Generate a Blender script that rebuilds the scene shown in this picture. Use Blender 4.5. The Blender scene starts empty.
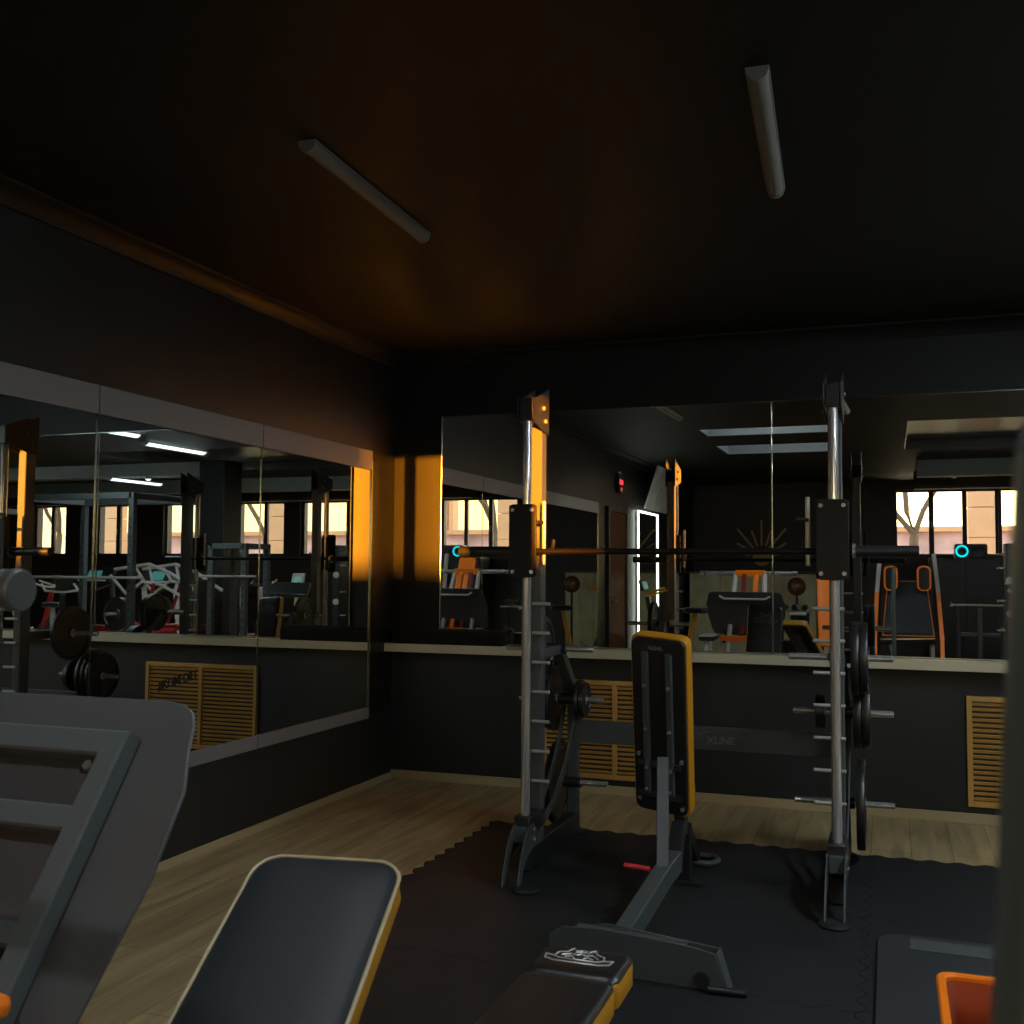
import bpy, bmesh, math, random
from mathutils import Vector, Matrix
random.seed(7)
SC = bpy.context.scene
COL = SC.collection
PI = math.pi

# ------------------------------------------------------------------ camera
cd = bpy.data.cameras.new('camera'); cam = bpy.data.objects.new('camera', cd); COL.objects.link(cam)
R_ = Vector((0.94180892, 0.3360741, 0.00708228)); U_ = Vector((0.01280855, -0.05693213, 0.99829588)); F_ = Vector((-0.3359046, 0.94011325, 0.05792381))
m = Matrix((R_, U_, -F_)).transposed().to_4x4(); m.translation = Vector((3.2218, -6.5874, 1.4))
cam.matrix_world = m
cd.sensor_width = 36; cd.lens = 37.01; cd.clip_start = 0.02
cd.dof.use_dof = True; cd.dof.focus_distance = 6.0; cd.dof.aperture_fstop = 9.5
SC.camera = cam

# ------------------------------------------------------------------ colour management
vs = SC.view_settings
vs.view_transform = 'Standard'; vs.look = 'None'; vs.exposure = 2.0; vs.gamma = 1.0; vs.use_curve_mapping = False
SC.cycles.max_bounces = 12; SC.cycles.glossy_bounces = 8; SC.cycles.diffuse_bounces = 4; SC.cycles.transparent_max_bounces = 12
SC.cycles.sample_clamp_indirect = 0.5
SC.cycles.use_denoising = True

# ------------------------------------------------------------------ sky and sun
SUN_DIR = Vector((0.392, -0.9185, 0.0385)).normalized()      # towards the sun
w = bpy.data.worlds.new('evening_sky'); SC.world = w; w.use_nodes = True
nt = w.node_tree; nt.nodes.clear()
tc = nt.nodes.new('ShaderNodeTexCoord')
dot = nt.nodes.new('ShaderNodeVectorMath'); dot.operation = 'DOT_PRODUCT'; dot.inputs[1].default_value = SUN_DIR
nt.links.new(tc.outputs['Generated'], dot.inputs[0])
r1 = nt.nodes.new('ShaderNodeValToRGB')
r1.color_ramp.elements[0].position = 0.0; r1.color_ramp.elements[0].color = (0.32, 0.36, 0.42, 1)
r1.color_ramp.elements[1].position = 1.0; r1.color_ramp.elements[1].color = (1.0, 0.72, 0.30, 1)
e = r1.color_ramp.elements.new(0.55); e.color = (0.62, 0.62, 0.55, 1)
e = r1.color_ramp.elements.new(0.90); e.color = (1.0, 0.84, 0.47, 1)
nt.links.new(dot.outputs['Value'], r1.inputs['Fac'])
bg = nt.nodes.new('ShaderNodeBackground'); bg.inputs['Strength'].default_value = 2.6
nt.links.new(r1.outputs['Color'], bg.inputs['Color'])
wo = nt.nodes.new('ShaderNodeOutputWorld'); nt.links.new(bg.outputs[0], wo.inputs[0])

sd = bpy.data.lights.new('sun', 'SUN'); sd.energy = 35; sd.color = (1.0, 0.31, 0.012); sd.angle = 0.0045
sun = bpy.data.objects.new('sun', sd); COL.objects.link(sun)
sun.rotation_euler = SUN_DIR.to_track_quat('Z', 'Y').to_euler(); sun.location = (9, -20, 4)

# window groups in the rear wall: (x0, x1, panes)
YR = -12.0; ZS, ZT = 1.64, 2.74; XR = 15.6; ZC = 2.89
WINS = [(3.33, 4.9, [(3.37, 3.86), (3.94, 4.37), (4.44, 4.86)]),
        (4.93, 6.42, [(4.96, 5.28), (5.34, 5.70), (5.99, 6.38)]),  # wide mullion before the last pane, shaped to shade the rod and carriage
        (6.50, 7.98, [(6.54, 6.90), (6.98, 7.40), (7.47, 7.93)]),
        (8.36, 9.49, [(8.40, 8.80), (8.88, 9.45)]),
        (10.32, 11.31, [(10.36, 10.75), (10.82, 11.27)]),
        (12.06, 13.09, [(12.10, 12.50), (12.60, 13.05)]),
        (13.90, 14.82, [(13.94, 14.30), (14.38, 14.78)])]
for (a, b, _p) in WINS:                                        # daylight comes in here
    pl = bpy.data.lights.new('window_daylight', 'AREA'); pl.shape = 'RECTANGLE'; pl.size = b - a; pl.size_y = ZT - ZS
    pl.cycles.is_portal = True
    po = bpy.data.objects.new('window_daylight', pl); COL.objects.link(po)
    po.location = ((a + b) / 2, YR - 0.16, (ZS + ZT) / 2); po.rotation_euler = (PI / 2, 0, 0)

# ------------------------------------------------------------------ materials
def mat(name, col, rough=0.5, metal=0.0, spec=0.5, emit=None, es=0.0, noise=None, bump=None, coat=0.0):
    M = bpy.data.materials.new(name); M.use_nodes = True
    n = M.node_tree; b = n.nodes['Principled BSDF']
    b.inputs['Base Color'].default_value = (*col, 1); b.inputs['Roughness'].default_value = rough
    b.inputs['Metallic'].default_value = metal; b.inputs['Specular IOR Level'].default_value = spec
    b.inputs['Coat Weight'].default_value = coat
    if emit: b.inputs['Emission Color'].default_value = (*emit, 1); b.inputs['Emission Strength'].default_value = es
    if noise or bump:
        t = n.nodes.new('ShaderNodeTexCoord')
    if noise:
        sc_, amt = noise
        nz = n.nodes.new('ShaderNodeTexNoise'); nz.inputs['Scale'].default_value = sc_; nz.inputs['Detail'].default_value = 5
        n.links.new(t.outputs['Object'], nz.inputs['Vector'])
        mr = n.nodes.new('ShaderNodeMapRange'); mr.inputs['From Min'].default_value = .3; mr.inputs['From Max'].default_value = .7
        mr.inputs['To Min'].default_value = 1 - amt; mr.inputs['To Max'].default_value = 1 + amt
        n.links.new(nz.outputs['Fac'], mr.inputs['Value'])
        mx = n.nodes.new('ShaderNodeVectorMath'); mx.operation = 'SCALE'; mx.inputs[0].default_value = col
        n.links.new(mr.outputs[0], mx.inputs['Scale']); n.links.new(mx.outputs[0], b.inputs['Base Color'])
    if bump:
        sc_, st = bump
        nb = n.nodes.new('ShaderNodeTexNoise'); nb.inputs['Scale'].default_value = sc_; nb.inputs['Detail'].default_value = 3
        n.links.new(t.outputs['Object'], nb.inputs['Vector'])
        bp = n.nodes.new('ShaderNodeBump'); bp.inputs['Strength'].default_value = st; bp.inputs['Distance'].default_value = 0.01
        n.links.new(nb.outputs['Fac'], bp.inputs['Height']); n.links.new(bp.outputs[0], b.inputs['Normal'])
    return M

M = {}
M['wall'] = mat('charcoal_paint', (0.0090, 0.0090, 0.0082), 0.55, spec=0.25, noise=(1.3, .18), bump=(60, .12))
M['wall_rear'] = mat('dark_brown_paint', (0.045, 0.030, 0.022), 0.6, noise=(1.1, .2))
M['wall_left'] = mat('graphite_paint', (0.0056, 0.0058, 0.0054), 0.45, spec=0.4, noise=(1.0, .15))
M['dado'] = mat('dark_grey_wall_panel', (0.0155, 0.0165, 0.0155), 0.5, spec=0.4, noise=(1.5, .15))
M['ceil'] = mat('black_ceiling_paint', (0.0078, 0.0082, 0.0070), 0.6, spec=0.22, noise=(.8, .15))
M['coffer'] = mat('pale_grey_paint', (0.20, 0.22, 0.23), 0.5)
M['satin'] = mat('satin_ceiling', (0.05, 0.05, 0.042), 0.28, spec=0.6)
M['base_wood'] = mat('pale_wood_trim', (0.40, 0.31, 0.165), 0.45)
M['ledge'] = mat('ledge_laminate', (0.52, 0.47, 0.33), 0.3, spec=0.6)
M['frame_grey'] = mat('pale_grey_laminate', (0.19, 0.18, 0.17), 0.45)
M['mirror'] = mat('silvered_glass', (0.80, 0.83, 0.80), 0.0, metal=1.0)
M['bevel'] = mat('ground_glass_edge', (0.42, 0.46, 0.40), 0.16, metal=1.0)
M['grille'] = mat('varnished_pine', (0.50, 0.28, 0.068), 0.4, noise=(6, .12))
M['hole'] = mat('dark_cavity', (0.012, 0.007, 0.005), 0.9)
M['rubber'] = mat('black_rubber', (0.0098, 0.0112, 0.012), 0.72, spec=0.3, noise=(2.2, .3), bump=(220, .25))
M['rubber_lt'] = mat('worn_rubber', (0.0185, 0.022, 0.026), 0.6, noise=(3, .2))
M['strip'] = mat('grey_rubber_strip', (0.060, 0.064, 0.066), 0.6)
M['steel'] = mat('grey_powder_coat', (0.060, 0.068, 0.070), 0.38, spec=0.5, bump=(300, .05))
M['steel_lt'] = mat('light_grey_powder_coat', (0.105, 0.125, 0.13), 0.38)
M['steel_dk'] = mat('black_powder_coat', (0.014, 0.014, 0.015), 0.42)
M['steel_br'] = mat('dark_bronze_coat', (0.0075, 0.005, 0.004), 0.5, spec=0.3)
M['chrome'] = mat('chrome', (0.72, 0.72, 0.70), 0.14, metal=0.75)
M['brushed'] = mat('brushed_steel', (0.56, 0.56, 0.54), 0.32, metal=0.6)
M['post'] = mat('dull_green_grey_steel', (0.20, 0.24, 0.22), 0.3, metal=0.8)
M['cast'] = mat('black_cast_iron', (0.016, 0.016, 0.016), 0.32, spec=0.6)
M['foam'] = mat('black_foam', (0.006, 0.006, 0.006), 0.8, spec=0.2)
M['leather'] = mat('black_vinyl', (0.014, 0.0135, 0.013), 0.34, spec=0.5, bump=(90, .08))
M['vinyl_grey'] = mat('slate_vinyl', (0.0165, 0.0205, 0.0235), 0.5, spec=0.3, noise=(3, .2), bump=(120, .06))
M['yellow'] = mat('mustard_vinyl', (0.52, 0.235, 0.012), 0.42)
M['piping'] = mat('cream_piping', (0.50, 0.42, 0.25), 0.5)
M['stitch'] = mat('silver_thread', (0.55, 0.55, 0.52), 0.35, metal=.4)
M['orange'] = mat('orange_plastic', (1.0, 0.22, 0.006), 0.35)
M['orange_dk'] = mat('orange_vinyl', (0.36, 0.042, 0.004), 0.45)
M['red'] = mat('red_grip', (0.55, 0.03, 0.04), 0.4)
M['redp'] = mat('dark_red_coat', (0.20, 0.012, 0.012), 0.35)
M['white'] = mat('white_powder_coat', (0.62, 0.60, 0.56), 0.35)
M['plate_dk'] = mat('graphite_panel', (0.088, 0.091, 0.096), 0.42, spec=0.5, noise=(4, .1))
M['lamp_off'] = mat('opal_diffuser', (0.15, 0.15, 0.13), 0.4)
M['lamp_case'] = mat('lamp_housing', (0.17, 0.165, 0.15), 0.4)
M['lamp_on'] = mat('lit_diffuser', (0.8, 0.8, 0.8), 0.4, emit=(0.80, 0.92, 1.0), es=26)
M['bulb'] = mat('lit_bulb', (0.9, 0.9, 0.9), 0.3, emit=(0.90, 0.96, 1.0), es=240)
M['led'] = mat('led_strip', (0.9, 0.9, 0.9), 0.3, emit=(0.92, 1.0, 0.88), es=1.8)
M['cyan'] = mat('cyan_light_ring', (0, .3, .3), 0.4, emit=(0.0, 0.65, 0.75), es=.4)
M['digits'] = mat('red_led_digits', (.3, 0, 0), 0.4, emit=(1.0, 0.03, 0.05), es=.8)
M['screen'] = mat('console_screen', (.02, .1, .1), 0.3, emit=(0.15, 0.5, 0.45), es=0.08)
M['board'] = mat('grey_poster_board', (0.75, 0.74, 0.70), 0.4, noise=(5, .25))
M['door'] = mat('lacquered_door', (0.10, 0.038, 0.018), 0.16, spec=0.6)
M['counter'] = mat('ash_panel', (0.42, 0.36, 0.20), 0.4, noise=(4, .2))
M['winframe'] = mat('brown_window_frame', (0.05, 0.025, 0.015), 0.45)
M['facade'] = mat('sandstone_tile', (0.52, 0.27, 0.12), 0.7, noise=(2, .08))
M['brick'] = mat('reddish_plaster', (0.55, 0.33, 0.28), 0.8, noise=(.8, .3))
M['bark'] = mat('tree_bark', (0.10, 0.065, 0.035), 0.9)
M['leaf'] = mat('dull_green_leaves', (0.12, 0.14, 0.04), 0.8)
M['ground'] = mat('dry_yard_ground', (0.30, 0.22, 0.13), 0.9, noise=(.5, .3))
M['beam'] = mat('grey_beam_paint', (0.14, 0.15, 0.14), 0.55)
M['stick'] = mat('wood_sticks', (0.45, 0.26, 0.10), 0.5)
M['frost'] = mat('pale_door_glass', (0.7, 0.7, 0.6), 0.4, emit=(1.0, 0.93, 0.68), es=0.0)
M['ink'] = mat('black_lettering', (0.006, 0.006, 0.006), 0.5)
M['lettering'] = mat('grey_lettering', (0.16, 0.16, 0.14), 0.5)
# thin window glass: lets light straight through with a fresnel reflection
g = bpy.data.materials.new('window_glass'); g.use_nodes = True; n = g.node_tree; n.nodes.clear()
o_ = n.nodes.new('ShaderNodeOutputMaterial'); mx = n.nodes.new('ShaderNodeMixShader'); tr = n.nodes.new('ShaderNodeBsdfTransparent')
gl = n.nodes.new('ShaderNodeBsdfGlossy'); gl.inputs['Roughness'].default_value = 0.02; fr = n.nodes.new('ShaderNodeFresnel'); fr.inputs[0].default_value = 1.35
tr.inputs[0].default_value = (0.97, 0.97, 0.95, 1)
n.links.new(fr.outputs[0], mx.inputs[0]); n.links.new(tr.outputs[0], mx.inputs[1]); n.links.new(gl.outputs[0], mx.inputs[2]); n.links.new(mx.outputs[0], o_.inputs[0])
M['glass'] = g
# laminate floor: planks running towards the back wall
f = bpy.data.materials.new('oak_laminate'); f.use_nodes = True; n = f.node_tree; b = n.nodes['Principled BSDF']
t = n.nodes.new('ShaderNodeTexCoord'); mp = n.nodes.new('ShaderNodeMapping'); mp.inputs['Rotation'].default_value = (0, 0, PI / 2)
n.links.new(t.outputs['Object'], mp.inputs[0])
bk = n.nodes.new('ShaderNodeTexBrick'); bk.inputs['Scale'].default_value = 1.0; bk.inputs['Brick Width'].default_value = 1.25; bk.inputs['Row Height'].default_value = 0.195
bk.inputs['Mortar Size'].default_value = 0.0016; bk.inputs['Color1'].default_value = (0.43, 0.325, 0.165, 1); bk.inputs['Color2'].default_value = (0.335, 0.25, 0.125, 1)
bk.inputs['Mortar'].default_value = (0.07, 0.045, 0.022, 1); bk.offset = 0.37
n.links.new(mp.outputs[0], bk.inputs['Vector'])
m2 = n.nodes.new('ShaderNodeMapping'); m2.inputs['Scale'].default_value = (9, 0.9, 1); n.links.new(t.outputs['Object'], m2.inputs[0])
nz = n.nodes.new('ShaderNodeTexNoise'); nz.inputs['Scale'].default_value = 1.6; nz.inputs['Detail'].default_value = 7; nz.inputs['Distortion'].default_value = .8
n.links.new(m2.outputs[0], nz.inputs['Vector'])
mr = n.nodes.new('ShaderNodeMapRange'); mr.inputs['From Min'].default_value = .3; mr.inputs['From Max'].default_value = .72; mr.inputs['To Min'].default_value = .62; mr.inputs['To Max'].default_value = 1.3
n.links.new(nz.outputs['Fac'], mr.inputs['Value'])
sc = n.nodes.new('ShaderNodeVectorMath'); sc.operation = 'SCALE'; n.links.new(bk.outputs['Color'], sc.inputs[0]); n.links.new(mr.outputs[0], sc.inputs['Scale'])
n.links.new(sc.outputs[0], b.inputs['Base Color']); b.inputs['Roughness'].default_value = 0.42
M['floor'] = f

# ------------------------------------------------------------------ mesh helpers
class MB:
    def __init__(s): s.bm = bmesh.new()
    def face(s, vs_):
        try: return s.bm.faces.new(vs_)
        except ValueError: return None
    def box(s, c, d, rot=None):
        c = Vector(c); h = Vector(d) / 2; v = []
        for x in (-1, 1):
            for y in (-1, 1):
                for z in (-1, 1):
                    p = Vector((x * h.x, y * h.y, z * h.z))
                    if rot is not None: p = rot @ p
                    v.append(s.bm.verts.new(c + p))
        for q in ((0, 1, 3, 2), (4, 6, 7, 5), (0, 4, 5, 1), (2, 3, 7, 6), (0, 2, 6, 4), (1, 5, 7, 3)): s.face([v[i] for i in q])
        return s
    def loft(s, loops, cap=True, closed=False):
        L = [[s.bm.verts.new(Vector(p)) for p in lp] for lp in loops]; k = len(L[0])
        rng = range(len(L)) if closed else range(len(L) - 1)
        for i in rng:
            a, b_ = L[i], L[(i + 1) % len(L)]
            for j in range(k): s.face([a[j], a[(j + 1) % k], b_[(j + 1) % k], b_[j]])
        if cap and not closed:
            s.face(list(reversed(L[0]))); s.face(L[-1])
        return s
    def sweep(s, pts, prof, up=(0, 0, 1), closed=False):
        """prof: 2D outline (side, up); mitred at the corners"""
        P = [Vector(p) for p in pts]; n_ = len(P); loops = []
        up = Vector(up)
        for i in range(n_):
            if closed: a = P[i] - P[i - 1]; b_ = P[(i + 1) % n_] - P[i]
            else:
                a = P[i] - P[i - 1] if i else P[1] - P[0]; b_ = P[i + 1] - P[i] if i < n_ - 1 else a
            a = a.normalized(); b_ = b_.normalized(); t_ = (a + b_).normalized() if (a + b_).length > 1e-6 else a
            k = 1 / max(.35, t_.dot(a))
            u = up if abs(t_.dot(up)) < .97 else Vector((0, 1, 0)) if abs(t_.y) < .9 else Vector((1, 0, 0))
            sd_ = t_.cross(u).normalized(); uu = sd_.cross(t_).normalized()
            bend = (b_ - a); bn = bend.normalized() if bend.length > 1e-4 else None
            lp = []
            for (x, y) in prof:
                o = sd_ * x + uu * y
                if bn is not None: o = o + bn * (o.dot(bn)) * (k - 1)
                lp.append(P[i] + o)
            loops.append(lp)
        return s.loft(loops, closed=closed)
    def tube(s, pts, r, seg=12, closed=False):
        return s.sweep(pts, [(r * math.cos(2 * PI * i / seg), r * math.sin(2 * PI * i / seg)) for i in range(seg)], closed=closed)
    def rect(s, pts, w_, h_, up=(0, 0, 1), closed=False, c=0.004):
        a, b_ = w_ / 2, h_ / 2; c = min(c, a * .45, b_ * .45)
        pr = [(-a + c, -b_), (a - c, -b_), (a, -b_ + c), (a, b_ - c), (a - c, b_), (-a + c, b_), (-a, b_ - c), (-a, -b_ + c)]
        return s.sweep(pts, pr, up, closed)
    def cyl(s, p0, p1, r, seg=20, r2=None, ch=0.0):
        p0, p1 = Vector(p0), Vector(p1); d = (p1 - p0); L = d.length; d.normalize(); r2 = r if r2 is None else r2
        u = d.cross(Vector((0, 0, 1)) if abs(d.z) < .9 else Vector((1, 0, 0))).normalized(); v_ = d.cross(u)
        def ring(t_, rr): return [p0 + d * t_ + (u * math.cos(2 * PI * i / seg) + v_ * math.sin(2 * PI * i / seg)) * rr for i in range(seg)]
        if ch: return s.loft([ring(0, r - ch), ring(ch, r), ring(L - ch, r2), ring(L, r2 - ch)])
        return s.loft([ring(0, r), ring(L, r2)])
    def lathe(s, prof, o, axis=(1, 0, 0), seg=40):
        """prof: closed list of (radius, along)"""
        o = Vector(o); d = Vector(axis).normalized(); u = d.cross(Vector((0, 0, 1)) if abs(d.z) < .9 else Vector((1, 0, 0))).normalized(); v_ = d.cross(u)
        loops = []
        for i in range(seg):
            a = 2 * PI * i / seg; e_ = u * math.cos(a) + v_ * math.sin(a)
            loops.append([o + e_ * r + d * h for r, h in prof])
        return s.loft(loops, closed=True)
    def prism(s, outline, o, ax, ay, n_, th):
        """2D outline in the plane (ax, ay) at o, extruded by th along n_"""
        o, ax, ay, n_ = Vector(o), Vector(ax), Vector(ay), Vector(n_)
        a = [o + ax * x + ay * y for x, y in outline]
        return s.loft([a, [p + n_ * th for p in a]])
    def build(s, name, mt, parent=None, bevel=0.0, world=False, seg=2):
        if world and parent is not None:
            inv = Matrix.Translation(parent.location) @ parent.rotation_euler.to_matrix().to_4x4()
            bmesh.ops.transform(s.bm, matrix=inv.inverted(), verts=s.bm.verts)
        bmesh.ops.recalc_face_normals(s.bm, faces=s.bm.faces)
        for f_ in s.bm.faces: f_.smooth = True
        for e_ in s.bm.edges:
            if len(e_.link_faces) == 2 and e_.calc_face_angle(0) > 0.6: e_.smooth = False
        me = bpy.data.meshes.new(name); s.bm.to_mesh(me); s.bm.free()
        me.materials.append(M[mt] if isinstance(mt, str) else mt)
        o = bpy.data.objects.new(name, me); COL.objects.link(o)
        if parent is not None: o.parent = parent
        if bevel:
            b_ = o.modifiers.new('bevel', 'BEVEL'); b_.width = bevel; b_.segments = seg; b_.limit_method = 'ANGLE'; b_.angle_limit = 0.6
        return o

def thing(name, label, cat, loc=(0, 0, 0), rz=0.0, group=None):
    o = bpy.data.objects.new(name, None); COL.objects.link(o); o.location = loc; o.rotation_euler = (0, 0, rz); o.empty_display_size = .1
    o['label'] = label; o['category'] = cat
    if group: o['group'] = group
    return o
def tag(o, label, cat, group=None):
    o['label'] = label; o['category'] = cat
    if group: o['group'] = group
    return o
def struct(o): o['kind'] = 'structure'; return o
def copy_tree(o, parent=None):
    c = o.copy(); COL.objects.link(c); c.parent = parent
    for ch in list(o.children): copy_tree(ch, c)
    return c
def rrect(x0, x1, y0, y1, r, k=6):
    P = []
    for cx, cy, a0 in ((x1 - r, y1 - r, 0), (x0 + r, y1 - r, PI / 2), (x0 + r, y0 + r, PI), (x1 - r, y0 + r, 1.5 * PI)):
        for i in range(k + 1):
            a = a0 + PI / 2 * i / k; P.append((cx + r * math.cos(a), cy + r * math.sin(a)))
    return P
def text(body, name, mt, size, mw, parent=None, depth=0.001, world=True):
    c = bpy.data.curves.new('lettering', 'FONT'); c.body = body; c.size = size; c.extrude = depth; c.align_x = 'LEFT'; c.offset = size * .025
    t_ = bpy.data.objects.new('lettering', c); COL.objects.link(t_)
    dg = bpy.context.evaluated_depsgraph_get(); me = bpy.data.meshes.new_from_object(t_.evaluated_get(dg))
    bpy.data.objects.remove(t_); bpy.data.curves.remove(c)
    if parent is not None: mw = (Matrix.Translation(parent.location) @ parent.rotation_euler.to_matrix().to_4x4()).inverted() @ mw
    me.transform(mw); me.name = name; me.materials.clear(); me.materials.append(M[mt])
    o = bpy.data.objects.new(name, me); COL.objects.link(o)
    if parent is not None: o.parent = parent
    return o
def basis(o, x, y):
    x, y = Vector(x).normalized(), Vector(y).normalized(); z = x.cross(y)
    mm = Matrix((x, y, z)).transposed().to_4x4(); mm.translation = Vector(o); return mm
def cushion(parent, L, W, T, mt_top, mt_side, name='cushion', side_name='side_panel', r=0.04, origin=(0, 0, 0), board=True, mtx=None, face=1):
    """a padded slab, lying in local x (width) y (length), top at +z*face: top cover, side band and a board below"""
    mtx = mtx or Matrix.Identity(4)
    def lp(inset, z, rr=None):
        rr = max(.006, (rr if rr is not None else r) - inset * .6)
        return [mtx @ Vector((x, y, z * face)) for x, y in rrect(-W / 2 + inset, W / 2 - inset, inset, L - inset, rr)]
    s_ = MB().loft([lp(.004, 0), lp(0, .006), lp(0, T * .80), lp(.003, T * .86)]).build(side_name, mt_side, parent)
    t_ = MB().loft([lp(.002, T * .80), lp(.001, T * .88), lp(.006, T * .955), lp(.016, T), lp(.045, T * 1.06), lp(min(W * .35, .09), T * 1.08)]).build(name, mt_top, parent)
    if board: MB().loft([lp(.012, -.014), lp(.010, 0)]).build('backing_board', 'steel_dk', parent)
    return s_, t_

# ================================================================== THE ROOM
struct(MB().box((7.5, -6, -.05), (17, 12.4, .1)).build('floor', 'floor'))
struct(MB().box((7.75, .1, 1.45), (16.1, .2, 3.1)).build('wall_back', 'wall'))
struct(MB().box((-.1, -6, 1.45), (.2, 12.4, 3.1)).build('wall_left', 'wall_left'))
struct(MB().box((XR + .1, -6, 1.45), (.2, 12.4, 3.1)).build('wall_right', 'wall_rear'))
# rear wall with window openings
mb = MB(); t_ = .3
mb.box((XR / 2, YR - t_ / 2, ZS / 2), (XR + .4, t_, ZS)); mb.box((XR / 2, YR - t_ / 2, (ZT + 3.1) / 2), (XR + .4, t_, 3.1 - ZT))
xs = [-.2] + [v for a, b, _ in WINS for v in (a, b)] + [XR + .2]
for i in range(0, len(xs), 2): mb.box(((xs[i] + xs[i + 1]) / 2, YR - t_ / 2, (ZS + ZT) / 2), (xs[i + 1] - xs[i], t_, ZT - ZS))
struct(mb.build('wall_rear', 'wall_rear'))
for i, (a, b, panes) in enumerate(WINS):
    mb = MB(); y = YR - .12
    mb.box(((a + b) / 2, y, ZS + .02), (b - a, .07, .04)); mb.box(((a + b) / 2, y, ZT - .02), (b - a, .07, .04))
    ed = [a] + [v for p in panes for v in p] + [b]
    for j in range(0, len(ed), 2): mb.box(((ed[j] + ed[j + 1]) / 2, y, (ZS + ZT) / 2), (ed[j + 1] - ed[j], .07, ZT - ZS - .08))
    wf = struct(mb.build('window_%d' % (i + 1), 'winframe', bevel=.004))
    gm = MB()
    for p in panes: gm.box(((p[0] + p[1]) / 2, y, (ZS + ZT) / 2), (p[1] - p[0] + .01, .006, ZT - ZS - .07))
    gm.build('pane', 'glass', wf)
    hm = MB().box((panes[1][0] - .035, y + .05, 2.15), (.018, .03, .12)); hm.build('window_handle', 'white', wf, bevel=.003)
# ceiling with coffers
COF = [(1.35, 2.78, -5.10, -4.50, .24, 'coffer'), (1.30, 2.66, -7.05, -6.05, .22, 'coffer'), (3.42, 6.6, -7.1, -4.45, .12, 'satin')]
mb = MB()
ys = sorted({0.2, -12.2} | {v for c in COF for v in c[2:4]}); xs = sorted({-.2, XR + .2} | {v for c in COF for v in c[0:2]})
for i in range(len(xs) - 1):
    for j in range(len(ys) - 1):
        cx, cy = (xs[i] + xs[i + 1]) / 2, (ys[j] + ys[j + 1]) / 2
        if any(c[0] < cx < c[1] and c[2] < cy < c[3] for c in COF): continue
        mb.box((cx, cy, ZC + .15), (xs[i + 1] - xs[i], ys[j + 1] - ys[j], .3))
struct(mb.build('ceiling', 'ceil'))
for k, c in enumerate(COF):
    mb = MB(); cx, cy = (c[0] + c[1]) / 2, (c[2] + c[3]) / 2; h = c[4]
    mb.box((cx, cy, ZC + h + .01), (c[1] - c[0], c[3] - c[2], .02))
    mb.box((c[0] + .006, cy, ZC + h / 2 + .004), (.012, c[3] - c[2], h)); mb.box((c[1] - .006, cy, ZC + h / 2 + .004), (.012, c[3] - c[2], h))
    mb.box((cx, c[2] + .006, ZC + h / 2 + .004), (c[1] - c[0], .012, h)); mb.box((cx, c[3] - .006, ZC + h / 2 + .004), (c[1] - c[0], .012, h))
    struct(mb.build('trim_%d' % (k + 1), c[5]))
# cornice, baseboards, ledge
def cornice(pts, nm):
    pr = [(0, 0), (0, -.07), (.012, -.07), (.03, -.045), (.045, -.02), (.075, -.012), (.075, 0)]
    return pr
mb = MB().loft([[(x_, yy, ZC - z_) for x_, z_ in ((0, 0), (.09, 0), (.085, .014), (.05, .022), (.022, .05), (.014, .08), (0, .08))] for yy in (-12, 0)])
struct(mb.build('trim_4', 'ceil'))
mb = MB().loft([[(xx, -y_, ZC - z_) for y_, z_ in ((0, 0), (.09, 0), (.085, .014), (.05, .022), (.022, .05), (.014, .08), (0, .08))] for xx in (0, XR)])
struct(mb.build('trim_5', 'ceil'))
struct(MB().box((XR / 2, -.008, .03), (XR, .016, .06)).build('baseboard_back', 'base_wood', bevel=.004))
struct(MB().box((.008, -6, .022), (.016, 12, .044)).build('baseboard_left', 'base_wood', bevel=.004))
mb = MB().box((XR / 2, -.06, .915), (XR, .12, .012)).box((XR / 2, -.122, .893), (XR, .008, .056))
struct(mb.build('trim_6', 'ledge', bevel=.002))
# square pillar and beams in the middle of the gym
struct(MB().box((5.66, -6.0, 1.45), (.42, .42, 2.9)).build('trim_7', 'wall_left', bevel=.006))
struct(MB().box((9.0, -6.0, 2.80), (6.3, .34, .18)).build('trim_8', 'beam'))
struct(MB().box((9.6, -8.6, 2.78), (12, .26, .22)).build('trim_9', 'beam'))
struct(MB().box((9.6, -10.4, 2.76), (12, .3, .26)).build('trim_10', 'wall_rear'))

struct(MB().box((XR / 2, -.004, .435), (XR, .008, .87)).build('trim_11', 'dado'))
struct(MB().box((.004, -2.9, .23), (.008, 5.8, .46)).build('trim_12', 'dado'))

# ---- door in the left wall
dm = MB().box((.012, -6.32, 1.06), (.03, .86, 2.12)).build('door_1', 'door', bevel=.003); struct(dm)
MB().box((.02, -6.78, 1.08), (.05, .06, 2.2)).box((.02, -5.86, 1.08), (.05, .06, 2.2)).box((.02, -6.32, 2.155), (.05, .98, .06)).build('door_frame', 'steel_dk', dm, bevel=.004)
MB().tube([(.03, -6.0, 1.03), (.075, -6.0, 1.03), (.075, -6.11, 1.03)], .009).build('door_handle', 'chrome', dm)

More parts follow.
